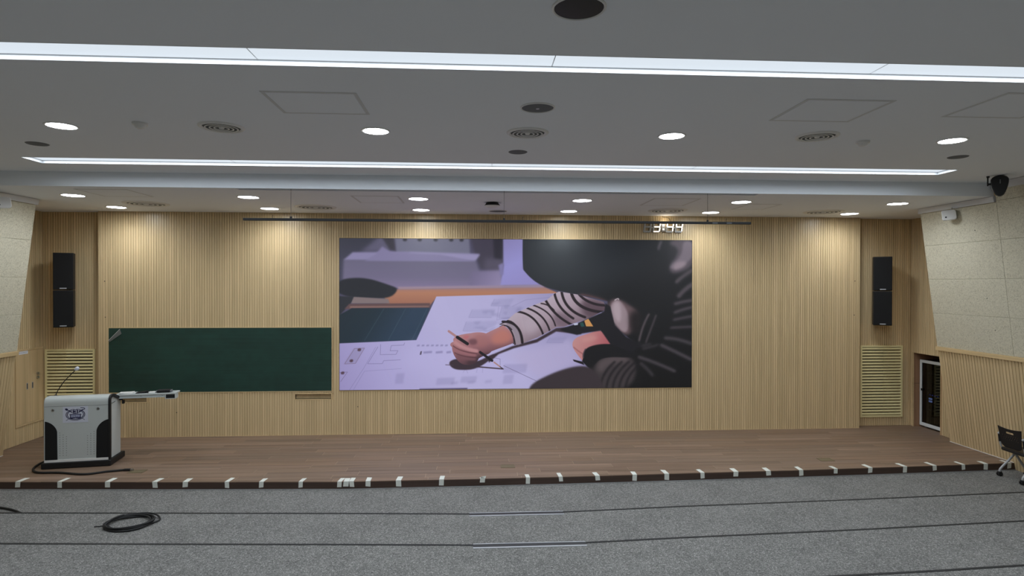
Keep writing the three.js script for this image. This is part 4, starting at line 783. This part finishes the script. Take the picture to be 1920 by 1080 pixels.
{
  const pts = []; const N = 150, turns = 5.2;
  for (let i = 0; i <= N; i++) { const a = i / N * turns * Math.PI * 2, k = Math.floor(a / 6.283), r = 0.205 + 0.02 * Math.sin(k * 2.3 + a * 0.13) + 0.008 * Math.sin(a * 3.1); pts.push([Math.cos(a + 2.7) * r * 1.04 + 0.012 * Math.sin(k * 1.7), 0.012 + 0.006 * k + 0.004 * Math.sin(a * 2), Math.sin(a + 2.7) * r * 0.92 + 0.01 * Math.cos(k * 2.1)]); }
  const t = thing('cable_coil', 'black cable wound in a loose coil on the carpet', 'cable', [-3.6, 0.021, 3.75]);
  mesh('loops', tube(pts, 0.0095, 520, 7), M.rubber, t);
  mesh('loose_loop', tube([[-0.12, 0.03, -0.17], [0.0, 0.034, -0.215], [0.14, 0.03, -0.2], [0.235, 0.014, -0.13], [0.262, 0.012, -0.06], [0.22, 0.012, 0.02], [0.15, 0.02, 0.08]], 0.009, 50, 7), M.rubber, t);
  mesh('tail', tube([[-0.19, 0.01, 0.04], [-0.25, 0.006, 0.05], [-0.32, 0.006, 0.065]], 0.005, 16, 6), M.rubber, t);
  const u = thing('loose_cable', 'end of a black cable trailing on the carpet by the left wall'.replace('left wall', 'leaning wall'), 'cable', [0, -0.1, 0]);
  mesh('sheath', tube([[-6.1, 0.012, 2.72], [-5.75, 0.012, 2.83], [-5.5, 0.014, 2.9], [-5.3, 0.012, 2.99], [-5.18, 0.012, 3.07]], 0.012, 40, 8), M.rubber, u);
}
// ------------------------------------------------------------------ white tape tabs over the stage edge
{
  const xs = [-5.83, -5.3, -4.69, -4.09, -3.70, -3.175, -2.735, -2.235, -1.74, -1.655, -1.59, -1.38, -0.995, -0.442, 0.09, 0.684, 1.115, 1.607, 2.113, 2.551, 3.045, 3.515, 3.97, 4.44, 4.945, 5.457, 5.975, 6.42, 6.86, 7.21, 7.58];
  const words = ['first', 'second', 'third', 'fourth', 'fifth', 'sixth', 'seventh', 'eighth', 'ninth', 'tenth', 'eleventh', 'twelfth', 'thirteenth', 'fourteenth', 'fifteenth', 'sixteenth', 'seventeenth', 'eighteenth', 'nineteenth', 'twentieth', 'twenty-first', 'twenty-second', 'twenty-third', 'twenty-fourth', 'twenty-fifth', 'twenty-sixth', 'twenty-seventh', 'twenty-eighth', 'twenty-ninth', 'thirtieth', 'thirty-first'];
  xs.forEach((x, i) => {
    const slope = (eZ(x + 0.05) - eZ(x - 0.05)) / 0.1;
    const lab = i === 14 ? 'crumpled white tape tab standing up on the stage edge before the screen' : `white tape tab over the stage edge, ${words[i]} counting from the lectern end`;
    const t = thing('tape_tab', lab, 'tape', [x, 0.0006, eZ(x)], -Math.atan(slope), 'white tape tabs on the stage edge');
    const w = rr(0.026, 0.034), l = i === 14 ? 0.04 : rr(0.12, 0.16), d = i === 14 ? 0.05 : rr(0.062, 0.085), sk = rr(-0.012, 0.012), sk2 = rr(-0.008, 0.008), n1 = rr(-0.008, 0.008), lift = i >= 8 && i <= 10 ? 0.001 * (i - 8) : 0;
    const s = new Solid(), T = 0.0012;
    s.hexa((a, b, c) => V((a ? w : -w) + (b ? sk : 0), (c ? T + 0.0006 : 0.0004) + lift, b ? -l - (a ? n1 : -n1) : 0.0012 + lift), 0, 1, 0, 1, 0.1, true);
    s.hexa((a, b, c) => V((a ? w : -w) + (b ? 0 : sk2), b ? T + 0.0006 + lift : -d + (a ? n1 : 0), (c ? 0.0012 + T : 0.0012) + lift), 0, 1, 0, 1, 0.1, true);
    if (i === 14) s.hexa((a, b, c) => V((a ? w * 1.1 : -w * 0.9) + (b ? 0.01 : 0), b ? 0.03 : 0.002, (c ? 0.002 : 0) - (b ? 0.012 * (a ? 1 : -1) : 0)), 0, 1, 0, 1, 0.1, true);
    mesh('strip', s.geo(), M.tape, t);
  });
}
// ------------------------------------------------------------------ chair at the right edge
{
  const t = thing('task_chair', 'black plastic-backed nesting chair on grey castor legs beside the stage edge', 'chair', [7.37, -0.1, 2.57], 1.5);
  const W = 0.19;
  // perforated backrest with a handle slot
  const sh = new THREE.Shape(); sh.moveTo(-0.2, 0.71); sh.quadraticCurveTo(0, 0.665, 0.19, 0.7); sh.lineTo(0.165, 0.47); sh.quadraticCurveTo(0.15, 0.435, 0.1, 0.425); sh.lineTo(-0.1, 0.425); sh.quadraticCurveTo(-0.15, 0.435, -0.165, 0.47); sh.closePath();
  const hs = new THREE.Path(); hs.moveTo(-0.06, 0.62); hs.lineTo(0.06, 0.62); hs.quadraticCurveTo(0.072, 0.635, 0.06, 0.648); hs.lineTo(-0.06, 0.648); hs.quadraticCurveTo(-0.072, 0.635, -0.06, 0.62); sh.holes.push(hs);
  for (let r = 0; r < 3; r++) for (let k = 0; k < 8 - r % 2; k++) { const p = new THREE.Path(); p.absarc(-0.122 + (r % 2) * 0.017 + k * 0.035, 0.596 - r * 0.026, 0.0072, 0, Math.PI * 2); sh.holes.push(p); }
  const bg = new THREE.ExtrudeGeometry(sh, { depth: 0.005, bevelEnabled: true, bevelSize: 0.002, bevelThickness: 0.002, bevelSegments: 1, curveSegments: 8 });
  { const p = bg.attributes.position; for (let i = 0; i < p.count; i++) { const x = p.getX(i), y = p.getY(i); p.setZ(i, p.getZ(i) - (y - 0.42) * 0.15 - 0.16); } bg.computeVertexNormals(); }
  mesh('backrest', bg, M.black, t);
  const seat = new RoundedBoxGeometry(0.4, 0.05, 0.35, 4, 0.024).translate(0, 0.385, 0.02); { const p = seat.attributes.position; for (let i = 0; i < p.count; i++) { const z = p.getZ(i); p.setY(i, p.getY(i) - Math.max(0, z - 0.1) * 0.12); } seat.computeVertexNormals(); }
  mesh('seat', seat, std({ color: 0x14161a, roughness: 0.45 }), t);
  for (const s of [-1, 1]) {
    mesh('back_upright', tube([[s * W, 0.36, 0.02], [s * W, 0.37, -0.08], [s * (W + 0.004), 0.4, -0.135], [s * (W + 0.01), 0.46, -0.155], [s * (W + 0.012), 0.5, -0.158]], 0.013, 30, 10), M.steelGrey, t);
    const sl = mesh('upright_sleeve', tube([[s * (W + 0.012), 0.48, -0.157], [s * (W + 0.012), 0.55, -0.165], [s * (W + 0.01), 0.59, -0.172]], 0.017, 12, 10), M.black, t);
    mesh('cap', new THREE.SphereGeometry(0.019, 14, 10).translate(s * (W + 0.01), 0.592, -0.173), M.steelGrey, sl);
    for (const [z, name] of [[-0.17, 'leg'], [0.2, 'leg']]) {
      const leg = mesh(name, tube([[s * W * 0.9, 0.345, 0.03 - z * 0.1], [s * W * 0.94, 0.232, 0.015 + z * 0.36], [s * W * 0.99, 0.12, z * 0.85], [s * W, 0.085, z * 0.98], [s * W, 0.05, z]], 0.0155, 30, 10), M.steelGrey, t);
      const c = mesh('castor', merge([cyl(0.03, 0.03, 0.016, 20).rotateZ(Math.PI / 2).translate(s * W - 0.014, 0.03, z), cyl(0.03, 0.03, 0.016, 20).rotateZ(Math.PI / 2).translate(s * W + 0.014, 0.03, z), rbox(s * W - 0.016, s * W + 0.016, 0.034, 0.064, z - 0.026, z + 0.026, 0.007)]), M.black, leg);
    }
  }
  mesh('seat_bar', tube([[-W * 0.72, 0.35, 0.03], [0, 0.35, 0.03], [W * 0.72, 0.35, 0.03]], 0.012, 8, 8), M.steelGrey, t);
}

renderer.render(scene, camera);
